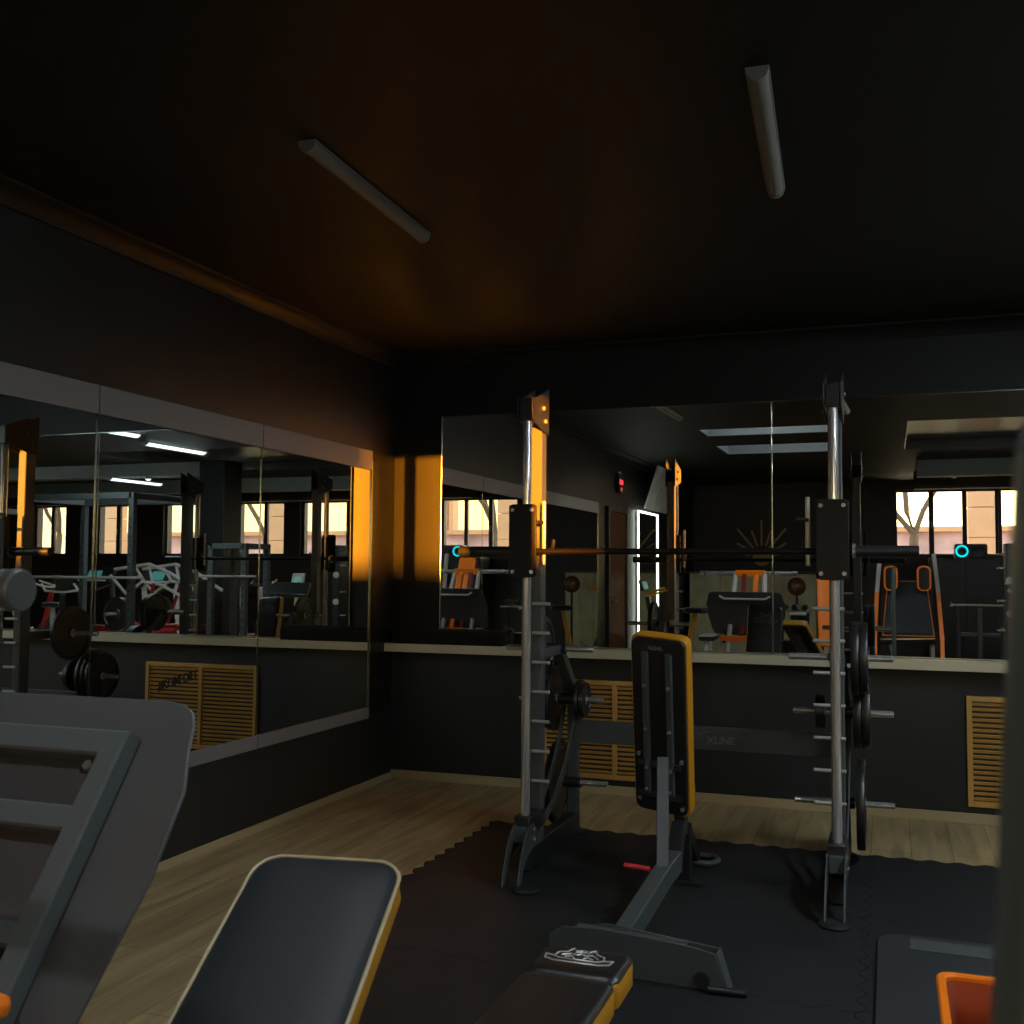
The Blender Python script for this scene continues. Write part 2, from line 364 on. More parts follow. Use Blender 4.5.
# ---- mirrors
mr_ = thing('wall_mirror', 'large left wall mirror in three panes with pale grey frame strips', 'mirror', (0, -2.9, .45))
PY = [(-5.42, -2.945), (-2.94, -1.678), (-1.673, -.385)]
for a, b in PY:
    MB().box((.012, (a + b) / 2, 1.27), (.008, b - a - .004, 1.60)).build('mirror_pane', 'mirror', mr_, world=True)
for yy in (-2.9425, -1.6755):
    MB().box((.0145, yy, 1.26), (.006, .010, 1.6)).build('ground_edge', 'bevel', mr_, world=True)
for a, b in PY:
    MB().box((.016, (a + b) / 2, 2.135), (.024, b - a - .003, .125)).build('top_strip', 'frame_grey', mr_, world=True, bevel=.002)
    MB().box((.016, (a + b) / 2, .485), (.024, b - a - .003, .07)).build('bottom_strip', 'frame_grey', mr_, world=True, bevel=.002)
for yy in (-.378, -5.425): MB().box((.018, yy, 1.32), (.012, .014, 1.62)).build('edge_strip', 'bevel', mr_, world=True)
text('#KOMFORT', 'lettering', 'ink', .062, basis((.0175, -2.49, .842), (0, 1, .10), (-.0, -.10, 1)) @ Matrix.Diagonal((.9, 1, 1, 1)), mr_, .0004)

mr_ = thing('wall_mirror', 'tall frameless back wall mirror standing on the long ledge behind the smith machine', 'mirror', (2.5, -.01, .92))
PX = [(.362, 2.556), (2.562, 4.76), (4.766, 6.95), (6.956, 9.1)]
tl = math.tan(math.radians(.2))
for a, b in PX:
    z0, z1 = .925, 2.46
    MB().loft([[(a, -.003, z0), (b, -.003, z0), (b, -.012, z0), (a, -.012, z0)], [(a, -.003, z1), (b, -.003, z1), (b, -.012 - (z1 - z0) * tl, z1), (a, -.012 - (z1 - z0) * tl, z1)]]).build('mirror_pane', 'mirror', mr_, world=True)
    MB().box(((a + b) / 2, -.014, z1 + .003), (b - a, .02, .005)).build('ground_edge', 'bevel', mr_, world=True)
for xx in (.360, 2.559, 4.763):
    s_ = MB().lathe([(.0, 0), (.0055, 0), (.0055, 1.53), (.0, 1.53)], (xx, -.014, .927), (0, 0, 1), 12); s_.build('ground_edge', 'bevel', mr_, world=True)

# ---- pine ventilation grilles under the ledge
def grille(x0, label, n_panels=2):
    g_ = thing('ventilation_grille', label, 'vent grille', (x0 + .485, -.004, .10), group='pine grilles under the ledge')
    z0, z1, x1 = .10, .72, x0 + .97; t_ = .03
    MB().box(((x0 + x1) / 2, -.004, (z0 + z1) / 2), (.95, .006, .60)).build('dark_backing', 'hole', g_, world=True)
    fr_ = MB().box((x0 + t_ / 2, -.016, (z0 + z1) / 2), (t_, .026, z1 - z0)).box((x1 - t_ / 2, -.016, (z0 + z1) / 2), (t_, .026, z1 - z0))
    fr_.box(((x0 + x1) / 2, -.016, z0 + t_ / 2), (.97 - 2 * t_, .026, t_)).box(((x0 + x1) / 2, -.016, z1 - t_ / 2), (.97 - 2 * t_, .026, t_)).box(((x0 + x1) / 2, -.016, .41), (t_, .026, z1 - z0 - 2 * t_))
    fr_.build('frame', 'grille', g_, world=True, bevel=.003)
    for h in range(2):
        xa = x0 + t_ + h * .47; xb = xa + .44; s_ = MB(); k = 19
        for i in range(k):
            z = z0 + t_ + (z1 - z0 - 2 * t_) * (i + .5) / k
            s_.box(((xa + xb) / 2, -.015, z), (xb - xa, .007, .017), Matrix.Rotation(.5, 3, 'X'))
        s_.build('slat_panel', 'grille', g_, world=True)
    return g_
grille(1.09, 'pine louvre grille low on back wall behind the smith machine')
grille(3.63, 'pine louvre grille low on back wall right of the smith machine')
grille(6.2, 'pine louvre grille on the back wall beyond the one right of the smith machine')

# ---- puzzle rubber mats: X from 1.12, Y from -.97 towards the camera
def wave(t__): return .017 * math.sin(2 * PI * t__ / .125)
def puzzle(ix, iy):
    S = 1.0; x0, y1 = 1.12 + ix * S, -.97 - iy * S; x1, y0 = x0 + S, y1 - S; K = 64; P = []
    for i in range(K): u = i / K; P.append((x0 + S * u, y0 + wave(S * u)))
    for i in range(K): u = i / K; P.append((x1 + wave(S * u), y0 + S * u))
    for i in range(K): u = 1 - i / K; P.append((x0 + S * u, y1 + wave(S * u)))
    for i in range(K): u = 1 - i / K; P.append((x0 + wave(S * u), y0 + S * u))
    cx, cy = (x0 + x1) / 2, (y0 + y1) / 2; q = .9988
    P = [(cx + (x - cx) * q, cy + (y - cy) * q) for x, y in P]
    o = MB()
    a = [(x, y, .001) for x, y in P]; b_ = [(x, y, .009) for x, y in P]; c = [(cx + (x - cx) * .997, cy + (y - cy) * .997, .012) for x, y in P]
    o.loft([a, b_, c]); ob = o.build('rubber_floor_mat', 'rubber')
    return ob
rows = ['in the row nearest the back wall', 'in the second row', 'in the third row', 'in the fourth row', 'in the fifth row']
cols_ = ['first from the wood floor edge', 'second from the wood edge', 'third from the wood edge', 'fourth from the wood edge']
for iy in range(5):
    for ix in range(4):
        tag(puzzle(ix, iy), 'black rubber tile %s, %s' % (rows[iy], cols_[ix]), 'floor mat', 'interlocking rubber floor tiles')

# ---- ceiling lights
def ceiling_light(x, y0, y1, lit, label, z=ZC, rz=0):
    L = y1 - y0; yc = (y0 + y1) / 2
    t__ = thing('ceiling_light', label, 'ceiling light', (x, yc, z), rz, group='linear ceiling lights' )
    if lit: W_ = 1.6
    else: W_ = .9
    def sec(y, s=1): return [(math.sin(a) * .034 * s * W_, y, -.012 - .030 * s * math.cos(a)) for a in [(-1.45 + 2.9 * i / 10) for i in range(11)]] + [(.034 * s * W_, y, -.010), (-.034 * s * W_, y, -.010)]
    MB().loft([sec(-L / 2 + .02), sec(L / 2 - .02)]).build('diffuser', 'lamp_on' if lit else 'lamp_off', t__)
    MB().box((0, 0, -.006), (.078 * W_, L, .012)).build('housing', 'lamp_case', t__, bevel=.002)
    for s in (-1, 1): MB().loft([sec(s * (L / 2 - .02), 1.08), sec(s * L / 2, 1.05)]).build('end_cap', 'lamp_case', t__)
    return t__
ceiling_light(1.33, -3.48, -2.43, False, 'unlit linear ceiling light on the left side of the dark ceiling', rz=.034)
ceiling_light(2.855, -3.52, -2.50, False, 'unlit linear ceiling light above the right end of the smith machine', rz=.045)
ceiling_light(4.65, -3.0, -1.85, True, 'lit linear ceiling light nearest the right end of the back mirror')
ceiling_light(5.05, -4.75, -3.6, True, 'lit linear ceiling light over the grey power rack')
ceiling_light(7.4, -6.9, -5.75, True, 'lit linear ceiling light beyond the square pillar', z=2.70)

ceiling_light(9.6, -5.0, -3.85, True, 'lit linear ceiling light farthest from the left wall mirror')
def spot(x, y, z, label):
    s_ = thing('ceiling_spotlight', label, 'spotlight', (x, y, z), group='small lit ceiling spotlights')
    MB().cyl((0, 0, 0), (0, 0, -.03), .05, 20).build('housing', 'lamp_case', s_)
    MB().lathe([(.001, -.055), (.022, -.05), (.034, -.035), (.036, -.03), (.001, -.03)], (0, 0, 0), (0, 0, 1), 16).build('bulb', 'bulb', s_)
spot(2.15, -4.72, ZC + .24, 'lit spotlight in the ceiling recess nearest the smith machine')
spot(2.15, -6.6, ZC + .22, 'lit spotlight in the ceiling recess behind the camera')
spot(6.9, -6.0, 2.71, 'lit spotlight under the beam beside the pillar')
sp = thing('ceiling_projector', 'small pale ceiling unit hung by the rear windows', 'projector', (4.05, -9.6, ZC))
MB().box((0, 0, -.10), (.22, .2, .07), Matrix.Rotation(.3, 3, 'Y')).build('body', 'white', sp, bevel=.01); MB().cyl((0, 0, 0), (0, 0, -.08), .015).build('rod', 'white', sp)

# ================================================================== SMITH MACHINE
sm = thing('smith_machine', 'tall grey smith machine with chrome guide rods in front of the back mirror', 'gym machine', (2.32, -1.7, 0))
B = dict(world=True)
def arc(p0, p1, p2, k=10):
    p0, p1, p2 = Vector(p0), Vector(p1), Vector(p2)
    return [p0 * (1 - t) ** 2 + p1 * 2 * t * (1 - t) + p2 * t * t for t in [i / k for i in range(k + 1)]]
YROD, YCOL, YP = -1.87, -1.70, -1.09
PEGS = [(-1.38, 1.015), (-1.17, .735), (-1.09, .285)]
for xc, s, fo in ((1.612, 1, .045), (3.004, -1, 0)):
    MB().rect([(xc, YCOL, .05), (xc, YCOL, 2.12)], .058, .075, up=(0, 1, 0)).build('column', 'steel', sm, **B)
    MB().cyl((xc, YROD, .2), (xc, YROD, 2.2), .0215, 28).build('guide_rod', 'chrome', sm, **B)
    # top bracket: a block on the rod and two pointed cheek plates
    br = MB()
    for sx in (-1, 1):
        br.prism([(-1.655, 2.31), (-1.655, 2.08), (-1.73, 2.085), (-1.91, 2.13), (-1.91, 2.23), (-1.86, 2.235)], (xc + sx * .033, 0, 0), (0, 1, 0), (0, 0, 1), (sx, 0, 0), .006)
    br.build('top_bracket', 'steel_dk', sm, world=True, bevel=.0015)
    MB().box((xc, YROD, 2.175), (.058, .07, .105)).build('rod_clamp', 'steel_dk', sm, world=True, bevel=.004)
    for bz, by in ((2.2, -1.75), (2.14, -1.72)):
        for sx in (-1, 1): MB().cyl((xc + sx * .038, by, bz), (xc + sx * .050, by, bz), .011, 6).build('bolt', 'chrome', sm, **B)
    # carriage on the rod
    cp = MB().prism([(-.068, -.165), (-.05, -.172), (.05, -.172), (.068, -.165), (.068, .165), (.05, .172), (-.05, .172), (-.068, .165)], (xc - .004, -1.925, 1.552), (1, 0, 0), (0, 0, 1), (0, 1, 0), .012).box((xc, -1.885, 1.55), (.075, .07, .30)).build('carriage', 'steel_br', sm, world=True, bevel=.003)
    for bx in (-.047, .047):
        for bz in (-.145, .145):
            q = MB().cyl((xc - .004 + bx, -1.935, 1.552 + bz), (xc - .004 + bx, -1.924, 1.552 + bz), .0095, 10).build('carriage_bolt', 'chrome', sm, **B)
    # lock rod with hook, on the inner side of each carriage
    hx = xc - .11 if s < 0 else xc + .075
    MB().cyl((hx, -1.84, 1.44), (hx, -1.84, 1.74), .010, 12).build('lock_rod', 'brushed', sm, **B)
    MB().tube([(hx, -1.84, 1.64), (hx - .02, -1.88, 1.64), (hx - .045, -1.89, 1.64)], .009, 10).build('lock_knob', 'steel_br', sm, **B)
    MB().tube([(hx, -1.84, 1.50), (hx + .02 * s, -1.79, 1.50), (hx + .02 * s, -1.76, 1.53), (hx + .02 * s, -1.75, 1.56)], .009, 10).build('hook', 'steel_dk', sm, **B)
    # stop pins up the column
    for k in range(7):
        z = .41 + .1405 * k
        x0_, x1_ = (xc - .01, xc + .078) if s > 0 else (xc - .10, xc + .036)
        MB().cyl((x0_, YCOL - .048, z), (x1_, YCOL - .048, z), .0085, 12, ch=.002).build('stop_pin', 'brushed', sm, **B)
    # foot
    MB().box((xc, -1.80, .235), (.078, .24, .085)).build('foot_block', 'steel_dk', sm, world=True, bevel=.008)
    fk = MB()
    for sx in (-1, 1):
        cv = arc((0, -1.95, .24), (0, -2.10, .19), (0, -2.165, .02), 10); cb = arc((0, -2.11, .02), (0, -2.07, .12), (0, -1.85, .13), 10)
        pl = [(p.y, p.z) for p in cv] + [(p.y, p.z) for p in cb] + [(-1.74, .12), (-1.74, .24)]
        fk.prism(pl, (xc + sx * .034 - fo * 4.1, 0, 0), (-fo * 2.2, 1, 0), (0, 0, 1), (sx, 0, 0), .006)
    fk.build('foot_fork', 'steel', sm, world=True)
    MB().box((xc, -1.94, .20), (.064, .03, .07)).build('fork_bridge', 'steel', sm, world=True, bevel=.003)
    for bz in (.21, .165):
        for sx in (-1, 1): MB().cyl((xc + sx * .040, -1.86, bz), (xc + sx * .048, -1.86, bz), .010, 8).build('bolt', 'chrome', sm, **B)
    MB().lathe([(.0, 0.012), (.060, .012), (.062, .02), (.052, .030), (.0, .034)], (xc + fo * 1.0 if fo == 0 else xc + .10, -2.15, 0), (0, 0, 1), 28).build('foot_pad', 'rubber', sm, **B)
    MB().rect([(xc, -1.88, .075), (xc, -1.05, .075)], .06, .10).build('base_beam', 'steel_dk', sm, **B)
    # rear post and its braces
    MB().rect([(xc, -1.06, .02), (xc, -1.075, .76), (xc, -1.36, 1.01), (xc, -1.68, 1.01)], .05, .055, up=(1, 0, 0)).build('rear_post', 'steel', sm, **B)
    MB().lathe([(.0, .012), (.062, .012), (.064, .02), (.05, .03), (.0, .034)], (xc, -1.055, 0), (0, 0, 1), 24).build('foot_pad', 'rubber', sm, **B)
    for sx in (-1, 1):
        MB().rect(arc((xc + sx * .032, -1.76, .20), (xc + sx * .032, -1.28, .30), (xc + sx * .032, -1.10, .78), 12), .008, .05).build('curved_brace', 'steel', sm, **B)
    for (py, pz) in PEGS:
        po = .04 if s > 0 else 0
        MB().cyl((xc - .235 - po, py, pz), (xc + .235 - po, py, pz), .0155, 20, ch=.003).build('plate_peg', 'chrome', sm, **B)
        MB().cyl((xc - .05, py, pz), (xc + .05, py, pz), .027, 20).build('peg_collar', 'steel_dk', sm, **B)
# beam between the rear posts
cb = MB().box((2.317, -1.065, .555), (1.36, .03, .118)).build('cross_beam', 'steel', sm, world=True, bevel=.003)
text('XLINE', 'lettering', 'lettering', .052, basis((2.33, -1.083, .532), (1, 0, 0), (0, 0, 1)), sm, .0004)
MB().tube([(2.315, -1.0825, .55), (2.292, -1.0825, .575), (2.345, -1.0825, .592)], .002, 6).build('emblem', 'lettering', sm, **B)
# bar
MB().cyl((1.50, YROD + .01, 1.503), (3.13, YROD + .01, 1.503), .0145, 20).build('bar', 'steel_br', sm, **B)
for x0_, x1_ in ((1.265, 1.545), (3.09, 3.345)):
    MB().cyl((x0_, YROD + .01, 1.503), (x1_, YROD + .01, 1.503), .0245, 24, ch=.003).build('bar_sleeve', 'steel_dk', sm, **B)
    MB().lathe([(.015, 0), (.034, 0), (.034, .012), (.015, .012)], (x1_ if x0_ < 2 else x0_ - .012, YROD + .01, 1.503), (1, 0, 0), 24).build('sleeve_collar', 'chrome', sm, **B)

# ================================================================== weight plates
def plate(r, th, x, y, z, label, grp):
    p_ = thing('weight_plate', label, 'weight plate', (x, y, z), group=grp); h = th / 2
    hub = min(.032, r * .34)
    prof = [(.0165, -h), (hub, -h), (hub + .006, -h * .5), (r * .80, -h * .5), (r * .84, -h), (r * .985, -h), (r, -h * .7), (r, h * .7), (r * .985, h), (r * .84, h), (r * .80, h * .5), (hub + .006, h * .5), (hub, h), (.0165, h)]
    MB().lathe(prof, (0, 0, 0), (1, 0, 0), 44).build('disc', 'cast', p_)
    MB().lathe([(.0158, -h - .002), (.023, -h - .002), (.023, h + .002), (.0158, h + .002)], (0, 0, 0), (1, 0, 0), 24).build('steel_bushing', 'brushed', p_)
    rb = MB()
    for k in range(3):
        a = 2 * PI * k / 3 + .5; d = Vector((0, math.cos(a), math.sin(a)))
        rb.rect([d * (hub), d * r * .83], th * .9, .018, up=(1, 0, 0))
    rb.build('spoke', 'cast', p_)
    return p_
G = 'black weight plates on the smith machine pegs'
(p1y, p1z), (p2y, p2z), (p3y, p3z) = PEGS
LX, RX = 1.612, 3.004
def on(py, pz, rh=.0165, pr=.0155): return py, pz - (rh - pr) - .0
plate(.165, .030, LX - .075, *on(p1y, p1z), 'black plate on the top outer peg of the left smith post', G)
plate(.17, .026, LX - .075, *on(p2y, p2z), 'innermost of three black plates on the middle outer peg of the left smith post', G)
plate(.16, .024, LX - .105, *on(p2y, p2z), 'middle of three black plates on the middle outer peg of the left smith post', G)
plate(.15, .022, LX - .132, *on(p2y, p2z), 'outermost of three black plates on the middle outer peg of the left smith post', G)
plate(.22, .034, LX - .078, *on(p3y, p3z), 'large black plate on the lowest outer peg of the left smith post', G)
plate(.105, .022, LX + .064, *on(p2y, p2z), 'small black plate against the left smith post facing the benches', G)
plate(.092, .022, LX + .089, *on(p2y, p2z), 'smaller black plate in front of another small plate on the left smith post', G)
plate(.170, .034, RX + .068, *on(p1y, p1z), 'black plate close to the post on the top outer peg of the right smith post', G)
plate(.168, .034, RX + .106, *on(p1y, p1z), 'outer black plate on the top outer peg of the right smith post', G)
plate(.172, .036, RX + .070, *on(p2y, p2z), 'black plate close to the post on the middle outer peg of the right smith post', G)
plate(.170, .036, RX + .110, *on(p2y, p2z), 'outer black plate on the middle outer peg of the right smith post', G)
plate(.218, .038, RX + .080, *on(p3y, p3z), 'large black plate alone on the lowest outer peg of the right smith post', G)
plate(.082, .040, RX - .105, *on(p2y, p2z), 'small thick black plate on the inner middle peg of the right smith post', G)

# ================================================================== upright adjustable bench by the smith machine
ab_ = thing('adjustable_bench', 'yellow-edged adjustable bench with its back pad upright, standing inside the smith machine', 'weight bench', (2.32, -2.92, 0), math.radians(-3))
MB().prism([(-.24, .012), (.27, .012), (.385, .012), (.345, .135), (.25, .150), (-.05, .165), (-.20, .155), (-.25, .12)], (0, -.035, 0), (1, 0, 0), (0, 0, 1), (0, 1, 0), .006).box((0.04, 0, .145), (.4, .07, .006), Matrix.Rotation(.02, 3, 'Y')).prism([(-.24, .012), (.385, .012), (.345, .135), (-.05, .165), (-.25, .12)], (0, .03, 0), (1, 0, 0), (0, 0, 1), (0, 1, 0), .006).build('front_foot', 'steel', ab_, bevel=.002)
MB().box((.367, 0, .075), (.006, .066, .13), Matrix.Rotation(-.31, 3, 'Y')).build('foot_end_plate', 'steel', ab_, bevel=.001)
MB().cyl((.30, -.05, .045), (.30, .04, .045), .026, 20).build('wheel', 'rubber', ab_)
MB().cyl((.32, -.06, .028), (.45, -.045, .026), .012, 12, ch=.003).build('foot_pin', 'steel_dk', ab_)
MB().rect([(0, .03, .11), (.0, .62, .19), (.0, .80, .20)], .064, .085).build('main_beam', 'steel', ab_)
MB().rect([(.0, .80, .20), (-.02, .95, .30), (-.05, 1.15, .26), (-.07, 1.46, .05)], .055, .06, up=(1, 0, 0)).build('rear_leg', 'steel_dk', ab_)
MB().tube([(-.14, 1.46, .03)] + arc((-.05, 1.44, .03), (.035, 1.42, .03), (.035, 1.52, .03), 6) + [(.0, 1.58, .03), (-.14, 1.58, .03)], .014, 12).build('rear_foot_loop', 'steel', ab_)
MB().box((-.03, 1.14, .022), (.16, .06, .02)).build('rear_foot_plate', 'steel_dk', ab_, bevel=.004)
MB().rect([(-.03, 1.14, .03), (-.03, 1.12, .28)], .05, .05, up=(0, 1, 0)).build('rear_strut', 'steel_dk', ab_)
MB().rect([(.0, .60, .20), (-.05, .80, .62)], .05, .042).build('back_support', 'steel', ab_)
MB().cyl((-.16, .60, .215), (-.05, .60, .21), .010, 10).build('pull_pin', 'red', ab_)
MB().tube([(-.055, .08, .03), (-.06, .3, .12), (-.045, .6, .2)], .006, 8).build('side_rod', 'steel_dk', ab_)
# back pad, seen from its back
bz = Vector((-.035, .21, -.78)).normalized()                      # down along the pad
tp = Vector((-.075, .82, 1.135)); xax = Vector((math.cos(.16), -math.sin(.16), 0)); yax = bz; xax = (xax - yax * xax.dot(yax)).normalized()
mt_ = basis(tp, xax, yax)
if mt_.col[2].y < 0: fc = -1
else: fc = 1
cushion(ab_, .825, .265, .062, 'leather', 'yellow', 'back_cushion', 'side_band', mtx=mt_, face=fc)
n3 = mt_.col[2].to_3d() * fc
for sx in (-.055, .055):
    q0 = tp + xax * sx - n3 * .026
    MB().rect([q0 + yax * .07, q0 + yax * .72], .030, .022, up=tuple(n3)).build('back_rail', 'steel', ab_)
    for tt in (.22, .42, .60, .70):
        MB().cyl(q0 + yax * tt - n3 * .011, q0 + yax * tt - n3 * .018, .008, 10).build('bolt', 'chrome', ab_)
for tt in (.585, .73): MB().rect([tp + xax * -.10 + yax * tt - n3 * .024, tp + xax * .10 + yax * tt - n3 * .024], .02, .03).build('back_crossbar', 'steel_dk', ab_)
for sx, tt in ((-.10, .55), (.10, .56), (-.10, .76), (.10, .78)): MB().cyl(tp + xax * sx + yax * tt - n3 * .014, tp + xax * sx + yax * tt - n3 * .022, .010, 12).build('bolt', 'chrome', ab_)
text('XLINE', 'lettering', 'lettering', .024, basis(tp + xax * -.045 + yax * .06 - n3 * .0155, xax, -yax), None, .0002).parent = ab_
def crest(parent, mw, sc_=1.0, mt_c='stitch', r=.0022):
    """an embroidered crest: a peaked mask over a ribbon"""
    def c(pts, closed=False): return [mw @ Vector((x * sc_, y * sc_, .001)) for x, y in pts]
    b_ = MB()
    for pts in ([(-.066, .005), (-.062, .026), (-.04, .036), (-.03, .058), (-.018, .044), (0, .050), (.018, .044), (.03, .058), (.04, .036), (.062, .026), (.066, .005)],
                [(-.05, .012), (-.03, .028), (-.01, .022), (0, .032), (.01, .022), (.03, .028), (.05, .012)],
                [(-.085, -.012), (-.09, .010), (-.066, .005), (-.05, -.004), (.05, -.004), (.066, .005), (.09, .010), (.085, -.012), (.06, -.020), (-.06, -.020), (-.085, -.012)],
                [(-.038, .006), (-.02, .014), (-.012, .004)], [(.038, .006), (.02, .014), (.012, .004)], [(-.02, .036), (0, .041), (.02, .036)]):
        b_.tube(c(pts), r, 6)
    return b_.build('crest', mt_c, parent)
crest(ab_, basis(tp + n3 * .069 + yax * .13, -xax if fc > 0 else xax, -yax) , 1.0, 'lettering', .002)
# seat
sm_ = basis(Vector((-.12, 1.06, .36)), (1, 0, 0), (0, 1, .05)); cushion(ab_, .30, .18, .055, 'leather', 'leather', 'seat_cushion', 'seat_band', mtx=sm_)
MB().rect([(-.05, 1.16, .24), (-.07, 1.16, .36)], .05, .05, up=(0, 1, 0)).build('seat_post', 'steel_dk', ab_)

# ================================================================== flat bench with the embroidered head end
fb = thing('flat_bench', 'black flat bench with yellow sides and a silver crest on its head end', 'weight bench', (2.49, -3.94, 0))
def pad_block(y0, y1, nm, sn):
    def lp(i, z): return [(x, y, z) for x, y in rrect(-.112 + i, .122 - i, y0 + i, y1 - i, max(.008, .03 - i * .4))]
    MB().loft([lp(.004, .375), lp(0, .383), lp(0, .432), lp(.002, .436)]).build(sn, 'yellow', fb)
    MB().loft([lp(.0015, .430), lp(.001, .438), lp(.006, .446), lp(.016, .451), lp(.04, .454)]).build(nm, 'leather', fb)
pad_block(-.185, .0, 'head_cushion', 'head_band'); pad_block(-1.20, -.19, 'cushion', 'side_band')
MB().box((0, -.1875, .41), (.222, .006, .06)).build('seam', 'steel_dk', fb)
MB().box((0, -.6, .366), (.19, 1.1, .016)).build('backing_board', 'steel_dk', fb)
crest(fb, Matrix.Translation((.002, -.100, .4535)) @ Matrix.Diagonal((1, 1.25, 1, 1)), .95)
MB().rect([(0, -.15, .33), (0, -1.1, .33)], .06, .05).build('main_beam', 'steel', fb)
for yy in (-.26, -1.0):
    MB().rect([(0, yy, .33), (0, yy, .05)], .05, .05, up=(0, 1, 0)).build('leg', 'steel', fb)
    MB().rect([(-.09, yy, .035), (.09, yy, .035)], .05, .04).build('foot', 'steel_dk', fb)
    MB().box((-.07, yy, .0135), (.04, .05, .004)).box((.07, yy, .0135), (.04, .05, .004)).build('rubber_foot', 'rubber', fb)

# ================================================================== inclined pad, bottom left
up = Vector((-0.14731647, 0.88107245, 0.44945434)); cr = Vector((0.98630828, 0.16491203, 0)); nn = cr.cross(up)
TL = Vector((2.15, -4.92, .890)); 
W2 = .268; L2 = 1.0
org = TL + cr * (W2 / 2) - up * L2
ib = thing('incline_bench', 'slate grey inclined bench pad with yellow right side and cream piping, bottom left', 'weight bench', (org.x, org.y, 0))
def LB(p): return Vector(p) - Vector((org.x, org.y, 0))
mt2 = basis(LB(org) - nn * .05, cr, up)
cushion(ib, L2, W2, .055, 'vinyl_grey', 'yellow', 'back_cushion', 'side_band', mtx=mt2, r=.05)
pp = [mt2 @ Vector((x, y, .049)) for x, y in rrect(-W2 / 2 - .001, W2 / 2 + .001, -.001, L2 + .001, .05)]
MB().tube(pp, .0035, 8, closed=True).build('piping', 'piping', ib)
mid = LB(org) - nn * .085
MB().rect([mid + up * .12, mid + up * .85], .05, .035, up=tuple(nn)).build('back_rail', 'steel', ib)
b0 = mid + up * .15; b0 = Vector((b0.x, b0.y, b0.z))
fw = Vector((up.x, up.y, 0)).normalized()
MB().rect([b0 + up * .35, Vector((0, 0, 0)) + fw * .45 + Vector((0, 0, .14))], .04, .04).build('back_support', 'steel', ib)
MB().rect([fw * -.35 + Vector((0, 0, .12)), fw * .75 + Vector((0, 0, .12))], .06, .07).build('main_beam', 'steel', ib)
MB().rect([fw * .05 + Vector((0, 0, .12)), Vector((b0.x, b0.y, b0.z)) - up * .05], .05, .05, up=tuple(fw)).build('seat_post', 'steel', ib)
for k in (-.35, .75):
    MB().rect([fw * k + cr * -.12 + Vector((0, 0, .05)), fw * k + cr * .2 + Vector((0, 0, .05))], .06, .07).build('foot', 'steel_dk', ib)
    MB().box(fw * k + cr * -.09 + Vector((0, 0, .007)), (.05, .06, .013)).box(fw * k + cr * .17 + Vector((0, 0, .007)), (.05, .06, .013)).build('rubber_foot', 'rubber', ib)

# ================================================================== leg press sled, left foreground (its front shows in the back mirror)
lp_ = thing('leg_press', 'leg press with big graphite foot plate and chrome weight sleeve, at the left edge', 'gym machine', (1.745, -5.3, 0))
XC = 1.745; P0 = Vector((0, -5.09, 1.18)); NN = Vector((0, -.84520657, .53443975)); DN = Vector((0, -.53443975, -.84520657))
half = [(0, .0), (.32, -.001), (.362, .004), (.384, .018), (.395, .04), (.402, .083), (.423, .15), (.421, .291), (.386, .496), (.36, .56), (.0, .58)]
outl = [(XC + x, y) for x, y in half] + [(XC - x, y) for x, y in reversed(half[1:-1])]
MB().prism(outl, P0, (1, 0, 0), DN, -NN, .008).build('foot_plate', 'plate_dk', lp_, world=True, bevel=.002)
def FP(a, b_, off=.02): return P0 + Vector((a, 0, 0)) + DN * b_ + NN * off
fx = .284
MB().rect([FP(XC - fx, .095), FP(XC + fx, .095), FP(XC + fx - .02, .54), FP(XC - fx + .02, .54)], .044, .04, up=tuple(NN), closed=True).build('frame', 'steel_lt', lp_, **B)
MB().rect([FP(XC - fx + .02, .222), FP(XC + fx - .02, .222)], .040, .036, up=tuple(NN)).build('cross_tube', 'steel_lt', lp_, **B)
MB().rect([FP(XC - fx + .03, .40), FP(XC + fx - .03, .40)], .036, .032, up=tuple(NN)).build('cross_tube', 'steel_lt', lp_, **B)
for a, b_ in ((XC + fx - .045, .13), (XC + fx - .045, .40), (XC - fx + .045, .13), (XC - fx + .045, .40)):
    MB().box(FP(a, b_, .006), (.03, .03, .012)).build('bolt_tab', 'steel_dk', lp_, **B)
    MB().cyl(FP(a, b_, .008), FP(a, b_, .024), .0085, 16).build('bolt', 'chrome', lp_, **B)
# white curved tube along the front of the plate
MB().tube([P0 + Vector((XC - .27, 0, 0)) + DN * .04 - NN * .03, P0 + Vector((XC - .22, 0, 0)) + DN * .075 - NN * .03, P0 + Vector((XC + .22, 0, 0)) + DN * .075 - NN * .03, P0 + Vector((XC + .27, 0, 0)) + DN * .04 - NN * .03], .012, 12).build('trim_tube', 'white', lp_, **B)
ys_, zs_ = -5.617, 1.376
MB().cyl((XC - .56, ys_, zs_), (XC + .52, ys_, zs_), .0245, 32).build('weight_sleeve', 'chrome', lp_, **B)
for s in (-1, 1):
    MB().lathe([(.0, 0), (.0225, 0), (.0250, -.003), (.0250, -.016), (.0, -.016)], (XC + s * .522, ys_, zs_), (s, 0, 0), 32).build('sleeve_cap', 'steel', lp_, **B)
    MB().tube([(XC + s * .16, ys_, zs_), (XC + s * .18, -5.40, .95), (XC + s * .20, -5.22, .55), (XC + s * .20, -5.22, .06)], .027, 16).build('upright', 'white', lp_, **B)
    MB().rect([(XC + s * .20, -5.7, .03), (XC + s * .20, -4.9, .03)], .06, .05).build('floor_rail', 'steel', lp_, **B)
    MB().tube([FP(XC + s * .22, .50, -.03), (XC + s * .24, -5.22, .62)], .022, 12).build('link_arm', 'steel', lp_, **B)
MB().rect([(XC - .16, ys_, zs_ + .0), (XC + .16, ys_, zs_)], .075, .075).build('centre_clamp', 'orange', lp_, world=True)
